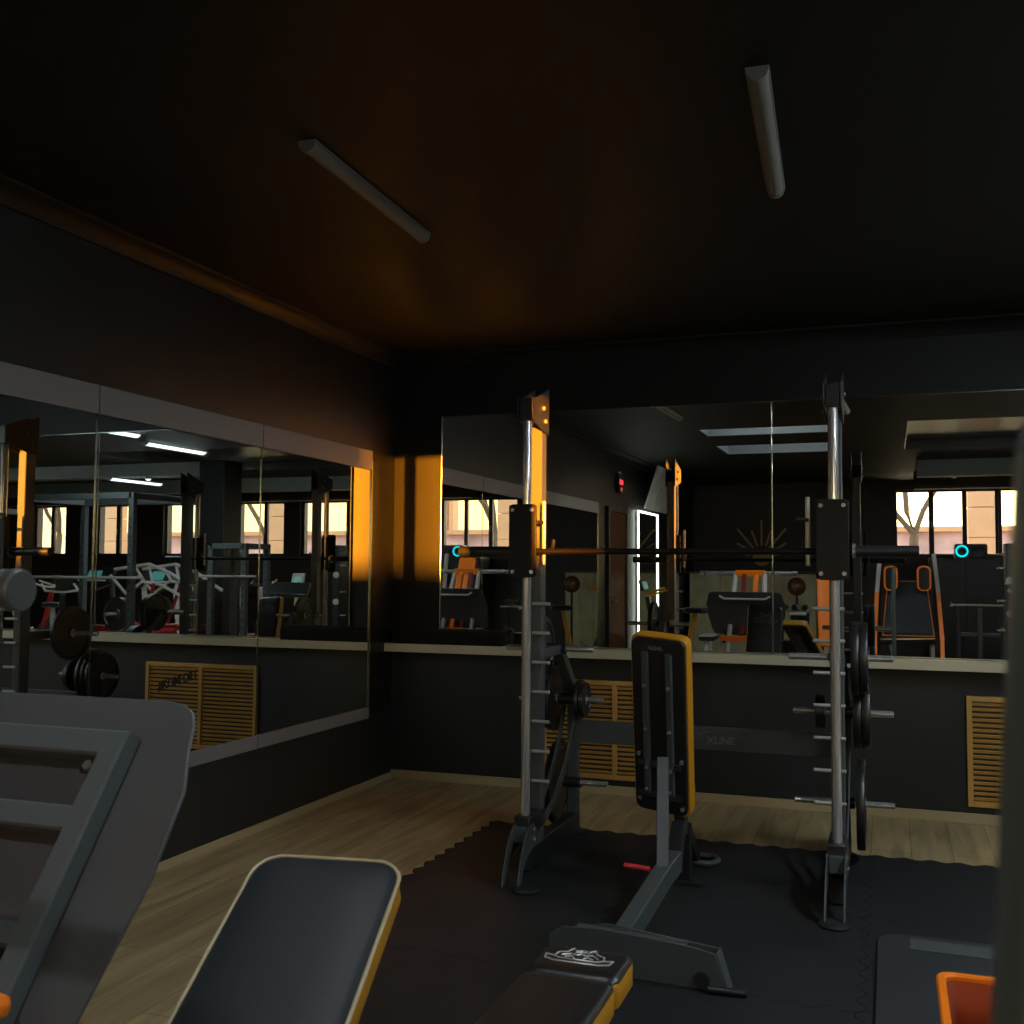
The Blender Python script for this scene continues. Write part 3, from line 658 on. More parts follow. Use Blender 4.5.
MB().rect([(XC - .06, -5.6, 1.36), (XC - .06, -5.42, .95), (XC - .06, -5.30, .70)], .05, .05, up=(1, 0, 0)).build('centre_post', 'redp', lp_, **B)
MB().rect([(XC + .07, -5.6, 1.36), (XC + .07, -5.42, .95), (XC + .07, -5.30, .70)], .05, .05, up=(1, 0, 0)).build('centre_post', 'orange', lp_, **B)
MB().rect([(XC - .27, -5.24, .66), (XC + .27, -5.24, .66)], .06, .06).build('lower_crossbar', 'orange', lp_, **B)
for zz, yy in ((.782, -5.405), (.745, -5.43)):
    MB().lathe([(.0, -.05), (.016, -.045), (.019, -.02), (.019, .03), (.014, .045), (.0, .05)], (2.000, yy, zz), (1, .25, .1), 16).build('grip', 'orange', lp_, **B)
MB().tube([(2.0, -5.43, .775), (1.97, -5.33, .69)], .01, 8).build('grip_stem', 'steel_dk', lp_, **B)

# ================================================================== right edge: rounded steel upright, bin and platform
up_ = thing('cable_post', 'blurred rounded brushed steel machine upright close by at the right edge', 'gym machine', (3.28, -6.22, 0))
CC = Vector((3.2218, -6.5874, 1.4)); c0 = CC + (Vector((3.3135, -6.027, 1.445)) - CC) * .66; c1 = CC + (Vector((3.2995, -6.018, 1.18)) - CC) * .66; dd = (c0 - c1).normalized()
bt = Vector((c1.x, c1.y, .03))
MB().tube([bt, c1, c0, c0 + dd * .008], .0225, 36).build('post', 'post', up_, **B)
MB().lathe([(.0, .024), (.008, .0225), (.016, .017), (.021, .008), (.0225, 0), (.0, 0)], c0 + dd * .008, tuple(dd), 36).build('post_cap', 'steel', up_, **B)
MB().lathe([(.0, .0), (.11, 0), (.115, .006), (.10, .014), (.04, .03), (.0, .03)], (bt.x, bt.y, .001), (0, 0, 1), 30).build('base_flange', 'steel_dk', up_, **B)

pf = MB(); ol = rrect(3.165, 4.6, -3.55, -2.20, .10, 8)
pf.loft([[(x, y, .0135) for x, y in ol], [(x, y, .026) for x, y in ol], [(3.8 + (x - 3.8) * .995, -2.9 + (y + 2.9) * .995, .030) for x, y in ol]])
tag(pf.build('rubber_platform', 'rubber_lt'), 'dark rounded rubber platform lying on the mats right of the benches', 'platform')
plf = bpy.data.objects['rubber_platform']
MB().box((3.86, -2.325, .031), (1.16, .125, .003), Matrix.Rotation(-.03, 3, 'Z')).build('pale_strip', 'strip', plf)

bn = thing('storage_bin', 'open orange plastic bin standing at the bottom right corner', 'bin', (3.46, -3.72, .0305))
def bl(i, z, t__=0): s = t__; return [(x, y, z) for x, y in rrect(-.125 + i, .125 - i, -.205 + i, .205 - i, max(.012, .035 - i * .5))]
MB().loft([bl(.03, 0), bl(.0, .315), bl(-.004, .320), bl(.008, .322), bl(.012, .316), bl(.038, .006), bl(.04, .006)]).build('tub', 'orange_dk', bn)
MB().loft([bl(-.006, .306), bl(-.009, .312), bl(-.009, .320), bl(-.004, .325), bl(.010, .325), bl(.014, .320), bl(.014, .310), bl(-.002, .306)], cap=False, closed=True).build('rim', 'orange', bn)

# rolled mat on the ledge near the corner
rm = thing('rolled_mat', 'black rolled mat lying on the ledge in the corner of the room', 'rolled mat', (.46, -.062, .921))
prof = []
MB().cyl((-.42, 0, .05), (.40, 0, .05), .050, 28, ch=.008).build('roll', 'foam', rm)
MB().loft([[(-.40, -.058, 0), (.39, -.058, 0), (.39, .05, 0), (-.40, .05, 0)], [(-.40, -.05, .05), (.39, -.05, .05), (.39, .045, .05), (-.40, .045, .05)]]).build('loose_end', 'foam', rm, bevel=.004)

# ================================================================== the rest of the gym (seen in the mirrors)
# wall things on the left wall
ck = thing('wall_clock', 'small black digital wall clock with red digits above the door', 'clock', (.03, -6.42, 2.50))
MB().box((0, 0, 0), (.05, .20, .24)).build('case', 'steel_dk', ck, bevel=.006)
text('18:42', 'digits', 'digits', .085, basis(Vector((.056, -6.52, 2.485)), (0, 1, 0), (0, 0, 1)), ck, .001)
text('21', 'digits', 'digits', .045, basis(Vector((.056, -6.45, 2.41)), (0, 1, 0), (0, 0, 1)), ck, .001)
MB().lathe([(.0, .03), (.02, .025), (.03, 0), (.0, 0)], (0, 0, .12), (0, 0, 1), 16).build('sensor', 'white', ck)
lm = thing('led_mirror', 'narrow full-length mirror outlined by a white light strip on the left wall', 'mirror', (.02, -8.1, .1))
MB().box((0, 0, 1.05), (.02, 1.28, 2.1)).build('mirror_pane', 'mirror', lm)
q = MB()
for yy in (-.64, .64): q.box((.014, yy, 1.05), (.02, .022, 2.1))
q.box((.014, 0, 2.1), (.02, 1.3, .022)); q.build('light_strip', 'led', lm)
bd = thing('tilted_wall_screen', 'pale grey wall screen tilted forward above the lit mirror', 'screen', (.0, -8.3, 2.24))
MB().box((.17, -.1, .30), (.03, 1.45, .62), Matrix.Rotation(.32, 3, 'Y')).build('panel', 'board', bd, bevel=.006)
MB().box((.06, 0, .30), (.14, .12, .08)).build('bracket', 'steel_dk', bd)
# sun-ray decoration on the rear wall
sr = thing('sunburst_decoration', 'fan of wooden rays mounted on the dark rear wall', 'wall decoration', (1.17, YR + .03, 1.62))
for k in range(9):
    a = PI * (k + .5) / 9; d = Vector((math.cos(a), 0, math.sin(a))); L_ = .64 if k % 2 == 0 else .48
    MB().rect([d * .2, d * L_], .035, .02, up=(0, 1, 0)).build('ray', 'stick', sr)
MB().lathe([(.0, .0), (.15, 0), (.15, .02), (.0, .02)], (0, .0, 0), (0, -1, 0), 28).build('hub', 'stick', sr)
# reception counter
rc = thing('reception_counter', 'ash-panelled reception counter standing before the rear wall', 'counter', (1.09, -11.4, 0))
for k in range(8): MB().box((-1.0 + .255 * k + .12, .3, .67), (.25, .02, 1.34)).build('front_panel', 'counter', rc, bevel=.004)
MB().box((0, 0, .66), (2.02, .56, 1.30)).build('body', 'counter', rc); MB().box((0, .03, 1.36), (2.1, .68, .04)).build('counter_top', 'winframe', rc, bevel=.006)
# black cabinet and speaker
cb_ = thing('storage_cabinet', 'tall black cabinet under the rear window', 'cabinet', (4.36, -11.62, 0))
MB().box((0, 0, .80), (1.06, .5, 1.60)).build('body', 'steel_dk', cb_, bevel=.006)
for s in (-1, 1): MB().box((s * .265, .26, .80), (.51, .02, 1.54)).build('door', 'leather', cb_, bevel=.004)
spk = thing('speaker', 'long black speaker with glowing cyan ring on top of the cabinet', 'speaker', (4.45, -11.58, 1.601))
MB().prism(rrect(-.24, .24, 0, .23, .03), (0, -.1, 0), (1, 0, 0), (0, 0, 1), (0, 1, 0), .2).build('body', 'steel_dk', spk)
MB().lathe([(.070, 0), (.096, 0), (.096, .012), (.070, .012)], (-.13, .10, .115), (0, 1, 0), 32).build('light_ring', 'cyan', spk)
MB().lathe([(.001, 0), (.06, 0), (.05, .012), (.001, .004)], (-.13, .10, .115), (0, 1, 0), 28).build('speaker_cone', 'cast', spk)
MB().lathe([(.001, 0), (.08, 0), (.07, .012), (.001, .004)], (.12, .10, .115), (0, 1, 0), 28).build('speaker_cone', 'cast', spk)
# hack squat behind the camera
hs = thing('hack_squat', 'hack squat machine with grey back pad, orange edging and two shoulder pads', 'gym machine', (3.45, -8.0, 0))
d_ = Vector((0, -.42, .91)).normalized(); nrm = Vector((0, .91, .42))
o0 = Vector((0, .25, .58))
mtp = basis(o0, (-1, 0, 0), d_)
q1 = [(-.30, .0), (.30, .0), (.24, .62), (.18, .74), (-.18, .74), (-.24, .62)]
MB().prism(q1, o0, (1, 0, 0), d_, nrm, .07).build('back_pad', 'vinyl_grey', hs, bevel=.018)
MB().tube([o0 + Vector((x, 0, 0)) + d_ * y + nrm * .035 for x, y in q1], .012, 10, closed=True).build('orange_edging', 'orange', hs)
for s in (-1, 1):
    c_ = o0 + Vector((s * .20, .10, 0)) + d_ * .68
    MB().prism(rrect(-.065, .065, -.03, .26, .055), c_, (1, 0, 0), (0, 0, 1), (0, 1, 0), .12).build('shoulder_pad', 'leather', hs, bevel=.01)
    MB().sweep([c_ + Vector((x, .06, z)) for x, z in rrect(-.072, .072, -.03, .268, .06)], [(-.012, -.055), (.012, -.055), (.012, .055), (-.012, .055)], up=(0, 1, 0), closed=True).build('pad_edging', 'orange', hs)
    MB().rect([(s * .40, .30, .05), (s * .40, .20, .55), (s * .37, .02, 1.12)], .06, .05, up=(1, 0, 0)).build('side_rail', 'orange', hs)
    MB().rect([(s * .37, .02, 1.12), (s * .33, -.18, 1.62)], .055, .05, up=(1, 0, 0)).build('upper_rail', 'white', hs)
    MB().rect([(s * .33, -.18, 1.60), (s * .38, -.5, .05)], .05, .05, up=(1, 0, 0)).build('rear_leg', 'steel_dk', hs)
    MB().rect([(s * .40, -.6, .03), (s * .40, .5, .03)], .06, .06).build('floor_rail', 'steel', hs)
MB().rect([(-.42, .05, .60), (.42, .05, .60)], .05, .05).build('cross_tube', 'steel_dk', hs)

def bench_simple(x, y, rz, label, name='weight_bench', pad='orange_dk', L=1.1, zt=.45, inc=0.0, W=.27, edge='leather'):
    b_ = thing(name, label, 'weight bench', (x, y, 0), rz)
    d = Vector((0, math.cos(inc), math.sin(inc)))
    cushion(b_, L, W, .06, pad, edge, 'pad', 'side_band', mtx=basis(Vector((0, -.2, zt - .06)), (1, 0, 0), d))
    MB().rect([(0, -.2, .1), (0, .6, .1)], .06, .07).build('main_beam', 'white', b_)
    MB().rect([(0, -.05, .1), (0, -.05, zt - .075)], .05, .05, up=(0, 1, 0)).build('post', 'white', b_)
    e_ = Vector((0, -.2, zt - .08)) + d * L * .7
    MB().rect([(0, .5, .1), tuple(e_)], .05, .05, up=(1, 0, 0)).build('back_support', 'white', b_)
    for k in (-.2, .6): MB().rect([(-.2, k, .036), (.2, k, .036)], .05, .07).build('foot', 'steel_dk', b_)
    return b_
bench_simple(2.50, -7.35, PI * .96, 'bench with tall orange back pad set almost upright', inc=1.25, L=1.15, zt=.52, pad='orange', edge='orange_dk')
bench_simple(3.75, -9.5, PI * .35, 'low white-framed bench beside the hack squat', pad='leather')
bench_simple(.72, -9.2, 0, 'small white-framed bench by the ash counter', pad='white', L=.6, W=.22)
bench_simple(2.04, -9.2, 0, 'bench with slanted orange pad beside the kettlebell stand', inc=.6, L=.8, zt=.4, pad='orange', edge='white')

def dumbbell(x, y, z, rz, label, grp, mt1='cast', r=.055, L=.28):
    o = thing('dumbbell', label, 'dumbbell', (x, y, z), rz, grp)
    MB().cyl((-L / 2, 0, 0), (L / 2, 0, 0), .014, 12).build('handle', 'chrome', o)
    for s in (-1, 1): MB().cyl((s * L * .22, 0, 0), (s * L * .5, 0, 0), r, 6, ch=.006).build('weight_head', mt1, o)
    return o
def ballstand(x, y):
    t__ = thing('kettlebell_stand', 'small black stand with chrome shelf near the ash counter', 'rack', (x, y, 0))
    for s in (-1, 1):
        MB().rect([(s * .17, 0, 0), (s * .17, 0, .86)], .04, .04, up=(0, 1, 0)).build('leg', 'steel_dk', t__)
    MB().box((0, 0, .85), (.42, .26, .02)).build('upper_shelf', 'chrome', t__); MB().box((0, 0, .45), (.34, .24, .02)).build('lower_shelf', 'steel_dk', t__)
    MB().box((0, -.1, .25), (.34, .02, .4)).build('back_panel', 'steel_dk', t__)
    for i, xx in enumerate((-.13, 0, .13)): dumbbell(x + xx, y, .86 + .044, PI / 2, ['left', 'middle', 'right'][i] + ' one of three small dumbbells on the black stand', 'dumbbells on the black stand', r=.044, L=.2)
ballstand(2.02, -8.25)
kb = thing('medicine_ball', 'brown medicine ball hanging in a net by the ash counter', 'ball', (1.86, -10.6, 0))
MB().lathe([(.001, 0)] + [(.145 * math.sin(a), .145 - .145 * math.cos(a)) for a in [PI * i / 12 for i in range(1, 12)]] + [(.001, .29)], (0, 0, 1.0), (0, 0, 1), 24).build('ball', 'door', kb)
MB().cyl((0, 0, 0.001), (0, 0, 1.01), .02).build('stand_pole', 'steel_dk', kb); MB().cyl((0, 0, 0.001), (0, 0, .03), .14, 24).build('stand_base', 'steel_dk', kb)

def power_rack(x, y, w_, d, h, label, mt1='steel', rz=0, name='power_rack', lit=None):
    t__ = thing(name, label, 'gym rack', (x, y, 0), rz)
    for sx in (-1, 1):
        for sy in (-1, 1):
            MB().rect([(sx * w_ / 2, sy * d / 2, 0), (sx * w_ / 2, sy * d / 2, h)], .07, .07, up=(0, 1, 0)).build('upright', mt1, t__)
            hl = MB()
            for k in range(int((h - .45) / .1)): hl.cyl((sx * w_ / 2, sy * d / 2 + .0355, .35 + k * .1), (sx * w_ / 2, sy * d / 2 + .037, .35 + k * .1), .012, 10)
            hl.build('hole_row', 'hole', t__)
        MB().rect([(sx * w_ / 2, -d / 2, h - .035), (sx * w_ / 2, d / 2, h - .035)], .07, .07).build('top_side_beam', mt1, t__)
        MB().rect([(sx * w_ / 2, -d / 2, .05), (sx * w_ / 2, d / 2, .05)], .06, .06).build('base_beam', mt1, t__)
    for sy in (-1, 1): MB().rect([(-w_ / 2, sy * d / 2, h - .035), (w_ / 2, sy * d / 2, h - .035)], .07, .07).build('top_cross_beam', mt1, t__)
    MB().cyl((-w_ / 2 - .2, d / 2 + .06, 1.3), (w_ / 2 + .2, d / 2 + .06, 1.3), .0145, 14).build('barbell', 'brushed', t__)
    return t__
power_rack(5.42, -3.45, 1.55, 1.0, 2.24, 'grey power rack with punched uprights standing right of the smith machine')
power_rack(4.75, -5.15, .5, .5, 1.72, 'low grey rack frame with a bar beside the power rack')

# black rack at the back right
rk = thing('barbell_rack', 'black barbell rack in front of the tall black cabinet', 'gym rack', (4.38, -9.0, 0))
for s in (-1, 1):
    MB().rect([(s * .27, 0, .0), (s * .27, 0, .93)], .05, .05, up=(0, 1, 0)).build('upright', 'steel_dk', rk); MB().rect([(s * .27, -.3, .03), (s * .27, .3, .03)], .05, .06).build('foot', 'steel_dk', rk)
MB().cyl((-.34, .03, .95), (.34, .03, .95), .014, 14).build('bar', 'brushed', rk)
for s in (-1, 1): MB().cyl((s * .34, .03, .95), (s * .37, .03, .95), .03, 16).build('bar_end', 'chrome', rk)
MB().rect([(0, 0, .0), (0, 0, .9)], .06, .06, up=(0, 1, 0)).build('middle_post', 'steel', rk); MB().rect([(-.27, 0, .55), (.27, 0, .55)], .05, .05).build('cross_bar', 'steel', rk)
tk = thing('pulley_tower', 'tall narrow black pulley tower right of the barbell rack', 'gym machine', (4.62, -7.6, 0))
MB().box((0, 0, .88), (.12, .3, 1.74)).build('tower', 'steel_dk', tk, bevel=.01); MB().box((0, 0, .015), (.4, .6, .03)).build('base_plate', 'steel_dk', tk)
for z in (.7, 1.05, 1.45, 1.62): MB().cyl((-.16, .12, z), (.02, .12, z), .014, 12).build('handle', 'chrome', tk)
for z in (.9, 1.3): MB().lathe([(.0, 0), (.045, 0), (.045, .03), (.0, .03)], (-.02, .15, z), (0, 1, 0), 20).build('pulley', 'white', tk)

# plate-loaded white tubular machine with red parts
wm = thing('hammer_press', 'white tubular plate-loaded press with red arms seen in the left mirror', 'gym machine', (5.95, -5.15, 0))
for s in (-1, 1):
    y = s * .28
    MB().tube([(-.75, y, 1.10), (-.35, y, 1.33), (.0, y, 1.45), (.55, y, 1.38)], .022, 10).build('upper_arm', 'white', wm)
    MB().tube([(-.60, y, 1.0), (-.2, y, 1.18), (.1, y, 1.22), (.1, y + .001, 1.22), (.35, y, 1.05), (.62, y, 1.30)], .02, 10).build('lower_arm', 'white', wm)
    MB().tube([(.0, y, 1.45), (-.06, y, 1.2)], .018, 8).build('strut', 'white', wm); MB().tube([(.22, y, 1.42), (.05, y, 1.2)], .018, 8).build('strut', 'white', wm)
    MB().tube([(-.1, y, 1.2), (.15, y, .62), (.15, y, .06)], .03, 10).build('leg', 'redp', wm)
    MB().tube([(-.55, y, 1.05), (-.6, y, .06)], .03, 10).build('leg', 'steel', wm)
    MB().rect([(-.8, y, .03), (.7, y, .03)], .06, .06).build('floor_rail', 'steel_dk', wm)
    MB().cyl((.38, y, .80), (.38, y + s * .35, .80), .022, 16).build('weight_peg', 'chrome', wm)
    MB().rect([(.15, y, .62), (.38, y, .80)], .05, .05, up=(0, 1, 0)).build('peg_arm', 'redp', wm)
MB().box((-.35, 0, .62), (.5, .3, .08)).build('seat', 'redp', wm, bevel=.02); MB().box((-.62, 0, .95), (.1, .3, .6)).build('back_pad', 'leather', wm, bevel=.03)
MB().rect([(-.35, 0, .05), (-.35, 0, .6)], .06, .06, up=(0, 1, 0)).build('seat_post', 'steel', wm); MB().rect([(-.6, -.28, 1.02), (-.6, .28, 1.02)], .05, .05).build('cross_tube', 'steel', wm)
MB().rect([(.15, -.28, .3), (.15, .28, .3)], .05, .05).build('cross_tube', 'steel', wm)
def plate2(x, y, z, r, th, ax, label, grp, mt1='cast', pegr=.022):
    p_ = thing('weight_plate', label, 'weight plate', (x, y, z), group=grp)
    MB().lathe([(.0235, -th / 2), (r * .3, -th / 2), (r * .33, -th / 4), (r * .8, -th / 4), (r * .84, -th / 2), (r, -th / 2), (r, th / 2), (r * .84, th / 2), (r * .8, th / 4), (r * .33, th / 4), (r * .3, th / 2), (.0235, th / 2)], (0, 0, 0), ax, 32).build('disc', mt1, p_)
for k in range(2):
    plate2(6.33, -4.87 + .09 + k * .06, .7985, .22, .045, (0, 1, 0), ['inner', 'outer'][k] + ' black plate on the far peg of the white tubular press', 'plates on the white press')
    plate2(6.33, -5.43 - .09 - k * .06, .7985, .22, .045, (0, 1, 0), ['inner', 'outer'][k] + ' black plate on the near peg of the white tubular press', 'plates on the white press')
for k in range(5):
    o = MB().lathe([(.025, 0), (.16, 0), (.16, .04), (.025, .04)], (0, 0, 0), (0, 0, 1), 28).build('bumper_plate', 'red' if k % 2 else 'redp'); o.location = (5.3, -4.35, .502 + .0405 * k)
    tag(o, ['lowest', 'second lowest', 'middle', 'second highest', 'topmost'][k] + ' reddish plate of the stack on the small stand', 'weight plate', 'reddish plates on the small stand')
st = thing('plate_stand', 'low black stand carrying reddish plates', 'rack', (5.3, -4.35, 0)); MB().cyl((0, 0, .0), (0, 0, .03), .18, 24).build('base', 'steel_dk', st); MB().cyl((0, 0, .03), (0, 0, .48), .03).build('post', 'steel_dk', st); MB().cyl((0, 0, .48), (0, 0, .501), .15, 24).build('top', 'steel_dk', st)

def cardio(x, y, rz, label, name, c1, c2, kind):
    t__ = thing(name, label, 'cardio machine', (x, y, 0), rz)
    if kind == 'bike':
        MB().rect([(-.25, -.5, .04), (.25, -.5, .04)], .07, .06).build('foot', 'steel_dk', t__); MB().rect([(-.25, .5, .04), (.25, .5, .04)], .07, .06).build('foot', 'steel_dk', t__)
        MB().rect([(0, -.5, .06), (0, -.1, .3), (0, .2, .3), (0, .5, .06)], .07, .08, up=(1, 0, 0)).build('frame', c1, t__)
        MB().lathe([(.0, -.03), (.20, -.03), (.22, -.02), (.22, .02), (.20, .03), (.0, .03)], (0, .34, .36), (1, 0, 0), 32).build('flywheel', 'cast', t__)
        MB().rect([(0, -.15, .3), (0, -.28, .86)], .05, .06, up=(1, 0, 0)).build('seat_post', c2, t__)
        MB().prism([(-.05, .16), (.05, .16), (.12, -.10), (.06, -.15), (-.06, -.15), (-.12, -.10)], (0, -.30, .86), (1, 0, 0), (0, 1, 0), (0, 0, 1), .07).build('saddle', 'leather', t__, bevel=.02)
        MB().rect([(0, .2, .3), (0, .36, 1.05)], .06, .07, up=(1, 0, 0)).build('handlebar_post', c1, t__)
        MB().tube([(-.2, .05, 1.18), (-.2, .3, 1.10), (0, .38, 1.08), (.2, .3, 1.10), (.2, .05, 1.18)], .016, 10).build('handlebar', c2, t__)
        MB().box((0, .42, 1.20), (.2, .04, .15), Matrix.Rotation(-.3, 3, 'X')).build('console', 'steel_dk', t__, bevel=.01); MB().box((0, .395, 1.205), (.15, .004, .10), Matrix.Rotation(-.3, 3, 'X')).build('screen', 'screen', t__)
        for s in (-1, 1): MB().tube([(s * .04, .1, .33), (s * .1, .1, .33), (s * .1, .1 + s * .14, .33 - s * .1), (s * .2, .1 + s * .14, .33 - s * .1)], .014, 8).build('crank', 'chrome', t__)
    elif kind == 'treadmill':
        MB().box((0, 0, .12), (.75, 1.7, .12)).build('deck', 'steel_dk', t__, bevel=.02); MB().box((0, -.05, .186), (.5, 1.5, .012)).build('belt', 'rubber', t__)
        MB().box((0, .70, .26), (.74, .34, .18)).build('motor_cover', 'redp', t__, bevel=.03)
        for s in (-1, 1):
            MB().rect([(s * .36, .68, .15), (s * .36, .55, 1.15)], .07, .06, up=(1, 0, 0)).build('upright', c1, t__); MB().tube([(s * .36, .55, 1.1), (s * .36, .1, .98)], .022, 10).build('handrail', 'leather', t__)
        MB().box((0, .56, 1.25), (.80, .08, .32), Matrix.Rotation(-.5, 3, 'X')).build('console', 'steel_dk', t__, bevel=.03); MB().box((0, .518, 1.26), (.3, .004, .16), Matrix.Rotation(-.5, 3, 'X')).build('screen', 'screen', t__)
        MB().tube([(-.3, .45, 1.16), (.3, .45, 1.16)], .018, 10).build('front_bar', 'white', t__)
    return t__
G2 = 'exercise machines in the middle of the gym'
cardio(6.9, -7.2, PI * .9, 'treadmill beyond the square pillar with red motor cover', 'treadmill', 'white', 'steel', 'treadmill')['group'] = G2
cardio(8.2, -7.3, PI * .95, 'treadmill second from the square pillar', 'treadmill', 'white', 'steel', 'treadmill')['group'] = G2
cardio(10.2, -8.2, PI, 'treadmill farthest to the right of the gym', 'treadmill', 'steel', 'steel', 'treadmill')['group'] = G2
cardio(.62, -6.95, PI * .55, 'exercise bike with yellow handlebars beside the door', 'exercise_bike', 'steel', 'yellow', 'bike')
cardio(5.3, -9.6, PI * .2, 'grey exercise bike behind the square pillar', 'exercise_bike', 'steel', 'orange', 'bike')
cardio(7.2, -4.6, PI * .3, 'black exercise bike in front of the beam lights', 'exercise_bike', 'steel_dk', 'white', 'bike')
cardio(9.6, -6.6, PI * .6, 'exercise bike with dark red frame in the far right of the gym', 'exercise_bike', 'redp', 'white', 'bike')
cardio(7.4, -9.9, PI * .1, 'white-framed exercise bike under the rear windows', 'exercise_bike', 'white', 'steel', 'bike')
# console post and dark seat machine seen at the right of the left mirror
cp_ = thing('console_stand', 'pale console on a slanted cream post between the benches', 'console', (3.35, -4.35, 0))
cp_.location = (5.75, -8.15, 0)
MB().rect([(0, 0, .04), (0, -.12, 1.05)], .09, .06, up=(1, 0, 0)).build('post', 'piping', cp_); MB().box((0, -.10, 1.18), (.22, .05, .28), Matrix.Rotation(.3, 3, 'X')).build('console', 'white', cp_, bevel=.015); MB().box((0, -.07, 1.19), (.15, .006, .15), Matrix.Rotation(.3, 3, 'X')).build('screen', 'screen', cp_)
MB().box((0, 0, .02), (.3, .5, .04)).build('base', 'steel_dk', cp_, bevel=.008)
sq = thing('preacher_bench', 'black preacher curl bench with orange posts beside the power rack', 'weight bench', (4.85, -6.55, 0))
MB().prism([(-.35, 0), (.35, 0), (.30, .32), (-.30, .32)], (0, .1, .98), (1, 0, 0), (0, -.6, .55), (0, .68, .73), .07).build('arm_pad', 'leather', sq, bevel=.02)
for s in (-1, 1): MB().rect([(s * .2, 0, .03), (s * .2, 0, 1.02)], .05, .05, up=(0, 1, 0)).build('post', 'orange', sq)
MB().rect([(-.3, 0, .03), (.3, 0, .03)], .06, .06).build('foot', 'steel_dk', sq); MB().tube([(-.35, -.1, 1.2), (-.2, -.05, 1.1), (.2, -.05, 1.1), (.35, -.1, 1.2)], .018, 10).build('bar_rest', 'white', sq)
MB().box((0, -.55, .5), (.36, .32, .07)).build('seat', 'leather', sq, bevel=.02); MB().rect([(0, -.55, .02), (0, -.55, .47)], .06, .06, up=(0, 1, 0)).build('seat_post', 'steel', sq); MB().rect([(0, -.55, .06), (0, 0, .06)], .05, .05).build('base_beam', 'steel', sq)
# potted plant on the rear sill
pt = thing('potted_plant', 'small leafy pot plant on the rear window sill', 'plant', (6.6, -11.96, ZS))
pt.location = (6.7, -11.88, 1.36)
MB().box((0, -.05, -.02), (.5, .14, .03)).build('shelf', 'winframe', pt); MB().lathe([(.0, 0), (.05, 0), (.065, .11), (.055, .11), (.045, .02), (.0, .02)], (0, -.05, 0), (0, 0, 1), 20).build('pot', 'white', pt)
lf = MB()
for k in range(26):
    a = random.uniform(0, 2 * PI); r = random.uniform(.05, .17); z = random.uniform(.16, .38); c = Vector((r * math.cos(a), -.05 + r * math.sin(a) * .5, z))
    lf.lathe([(.001, -.04), (.022, 0), (.001, .05)], c, (math.cos(a), math.sin(a) * .4, .6), 5)
    lf.tube([(0, -.05, .1), tuple(c)], .003, 4)
lf.build('foliage', 'leaf', pt)
# gym racks/towers at the far right in front of windows
power_rack(8.8, -4.4, 1.3, 1.1, 2.2, 'grey power rack far beyond the square pillar', name='power_rack')
power_rack(11.2, -5.6, 1.3, 1.1, 2.2, 'grey power rack at the far right end of the gym', name='power_rack')
# dumbbell rack under the windows
dr = thing('dumbbell_rack', 'long black dumbbell rack standing under the rear windows', 'rack', (9.4, -11.2, 0))
for s in (-1, 1): MB().rect([(s * 1.1, -.2, 0), (s * 1.1, -.1, 1.0)], .06, .06, up=(1, 0, 0)).build('side_frame', 'steel_dk', dr)
for i, z in enumerate((.35, .65, .95)): MB().box((0, .02 - .07 * i, z), (2.3, .26, .03), Matrix.Rotation(.04, 3, 'X')).build('shelf', 'steel_dk', dr)
tier = ['bottom', 'middle', 'top']
for i, z in enumerate((.35, .65, .95)):
    for k in range(6):
        dumbbell(8.5 + k * .36, -11.18 - .07 * i, z + .092, PI / 2, 'dumbbell %s from the pillar side on the %s shelf of the long rack' % (['first', 'second', 'third', 'fourth', 'fifth', 'sixth'][k], tier[i]), 'dumbbells on the long rack', r=.062, L=.24)

# ================================================================== outside the windows
struct(MB().box((60, -140, .2), (400, 250, .1)).build('ground', 'ground'))
for i, (x0_, x1_) in enumerate(((4.72, 5.22), (10.85, 11.35), (15.9, 16.4), (20.8, 21.3))):
    p_ = thing('facade_pillar', ['tiled sandstone pillar outside the rear window behind the cabinet', 'tiled sandstone pillar outside the windows behind the treadmills', 'tiled sandstone pillar outside near the right end of the gym', 'tiled sandstone pillar outside farthest along the facade'][i], 'pillar', ((x0_ + x1_) / 2, -16.2, .25), group='tiled pillars outside')
    for k in range(8): MB().box((0, 0, .3 + k * .6), (x1_ - x0_, .4, .585)).build('tile_course', 'facade', p_, bevel=.006)
hb = thing('low_building', 'low reddish building across the yard outside the windows', 'building', (10, -52, .25))
MB().box((0, 0, 1.5), (70, 6, 3.0)).build('walls', 'brick', hb); MB().box((0, 0, 3.1), (71, 7, .25)).build('roof', 'facade', hb)
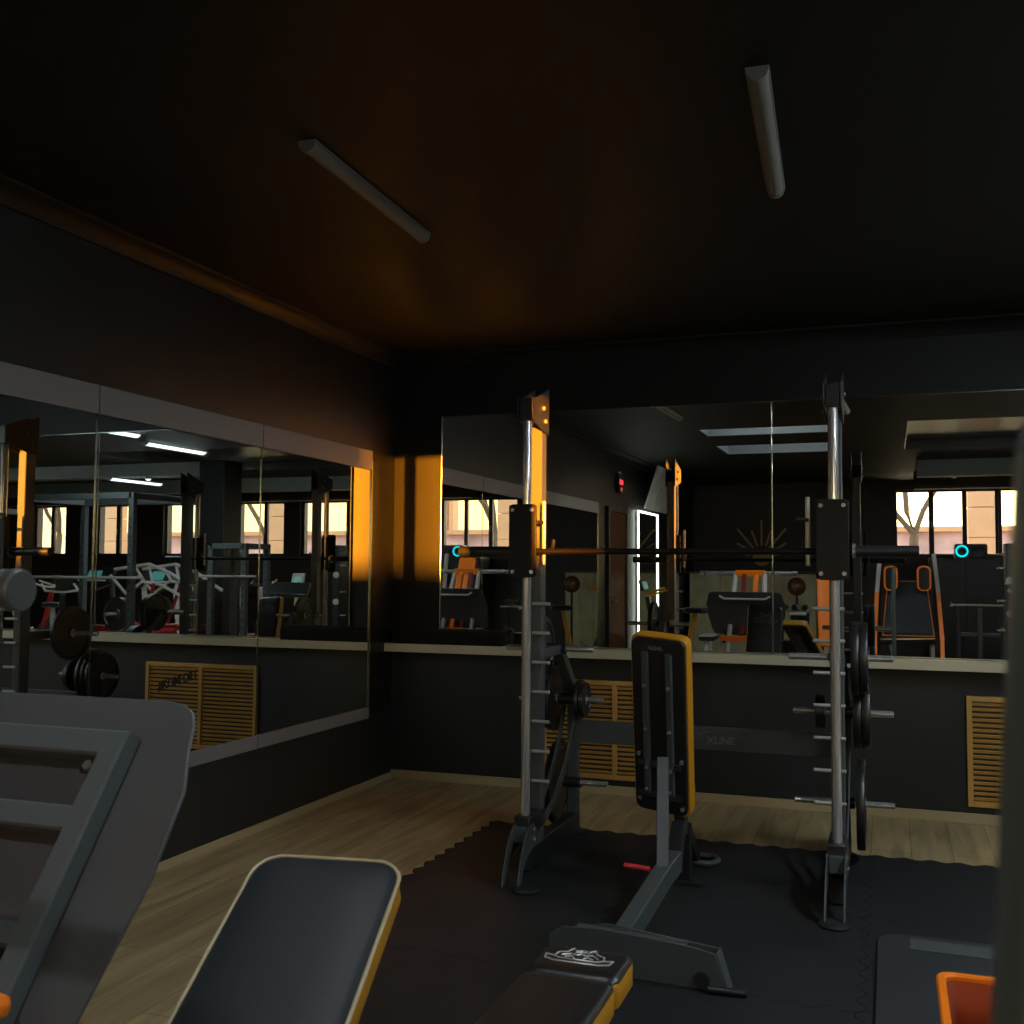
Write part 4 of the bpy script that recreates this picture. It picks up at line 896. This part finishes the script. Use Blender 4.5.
def tree(x, y, h, label, seed, leafy):
    random.seed(seed); t__ = thing('bare_tree', label, 'tree', (x, y, .25), group='bare trees outside the windows')
    b_ = MB(); tips = []
    def grow(p, d, L, r, n_):
        q = p + d * L; mid_ = p + d * L * .5 + Vector((random.uniform(-1, 1), random.uniform(-1, 1), 0)) * L * .06
        b_.tube([p, mid_, q], r, 6 if r > .03 else 4)
        if n_ == 0: tips.append(q); return
        for _ in range(3 if n_ > 1 else 2):
            nd = (d + Vector((random.uniform(-.8, .8), random.uniform(-.8, .8), random.uniform(-.35, .45)))).normalized()
            grow(q, nd, L * random.uniform(.6, .8), r * .6, n_ - 1)
    grow(Vector((0, 0, 0)), Vector((0, 0, 1)), h * .3, .12, 5)
    b_.build('branches', 'bark', t__)
    if leafy:
        l_ = MB()
        for q in tips:
            for _ in range(2):
                c = q + Vector([random.uniform(-.25, .25) for _ in range(3)]); l_.lathe([(.001, -.05), (.05, 0), (.001, .06)], c, (random.uniform(-1, 1), 1, random.uniform(-1, 1)), 4)
        l_.build('foliage', 'leaf', t__)
tree(3.9, -24, 7, 'bare tree outside nearest the cabinet window', 3, False)
tree(7.9, -23, 7.5, 'bare tree outside behind the low reddish roof line', 5, False)
tree(16.5, -24, 7, 'tree with sparse leaves outside the middle windows', 11, True)
tree(21.5, -25, 7.5, 'tree with sparse leaves outside the far right windows', 13, True)
tree(28, -27, 8, 'tree with sparse leaves standing farthest along the yard', 17, True)

for i, (x0_, x1_, hh) in enumerate(((88.3, 89.4, 17), (89.75, 90.1, 17), (92.0, 101.2, 17))):  # far blocks added only to narrow the sunlight reaching the windows
    tb = thing('sun_blocker', ['narrow added sun blocker far off, left of the setting sun', 'slim added sun blocker far off, just left of the sun', 'wide added sun blocker far off, right of the setting sun'][i], 'building', ((x0_ + x1_) / 2, -212, .25))
    MB().box((0, 0, hh / 2), (x1_ - x0_, 3, hh)).build('walls', 'facade', tb); MB().box((0, 0, hh + .15), (x1_ - x0_ + .1, 3.1, .3)).build('roof', 'brick', tb)
    if i == 2:
        for r in range(5):
            for c in range(4): MB().box((-3.4 + 2.2 * c, 1.53, 2 + 3 * r), (1.1, .06, 1.5)).build('window_panel', 'winframe', tb)
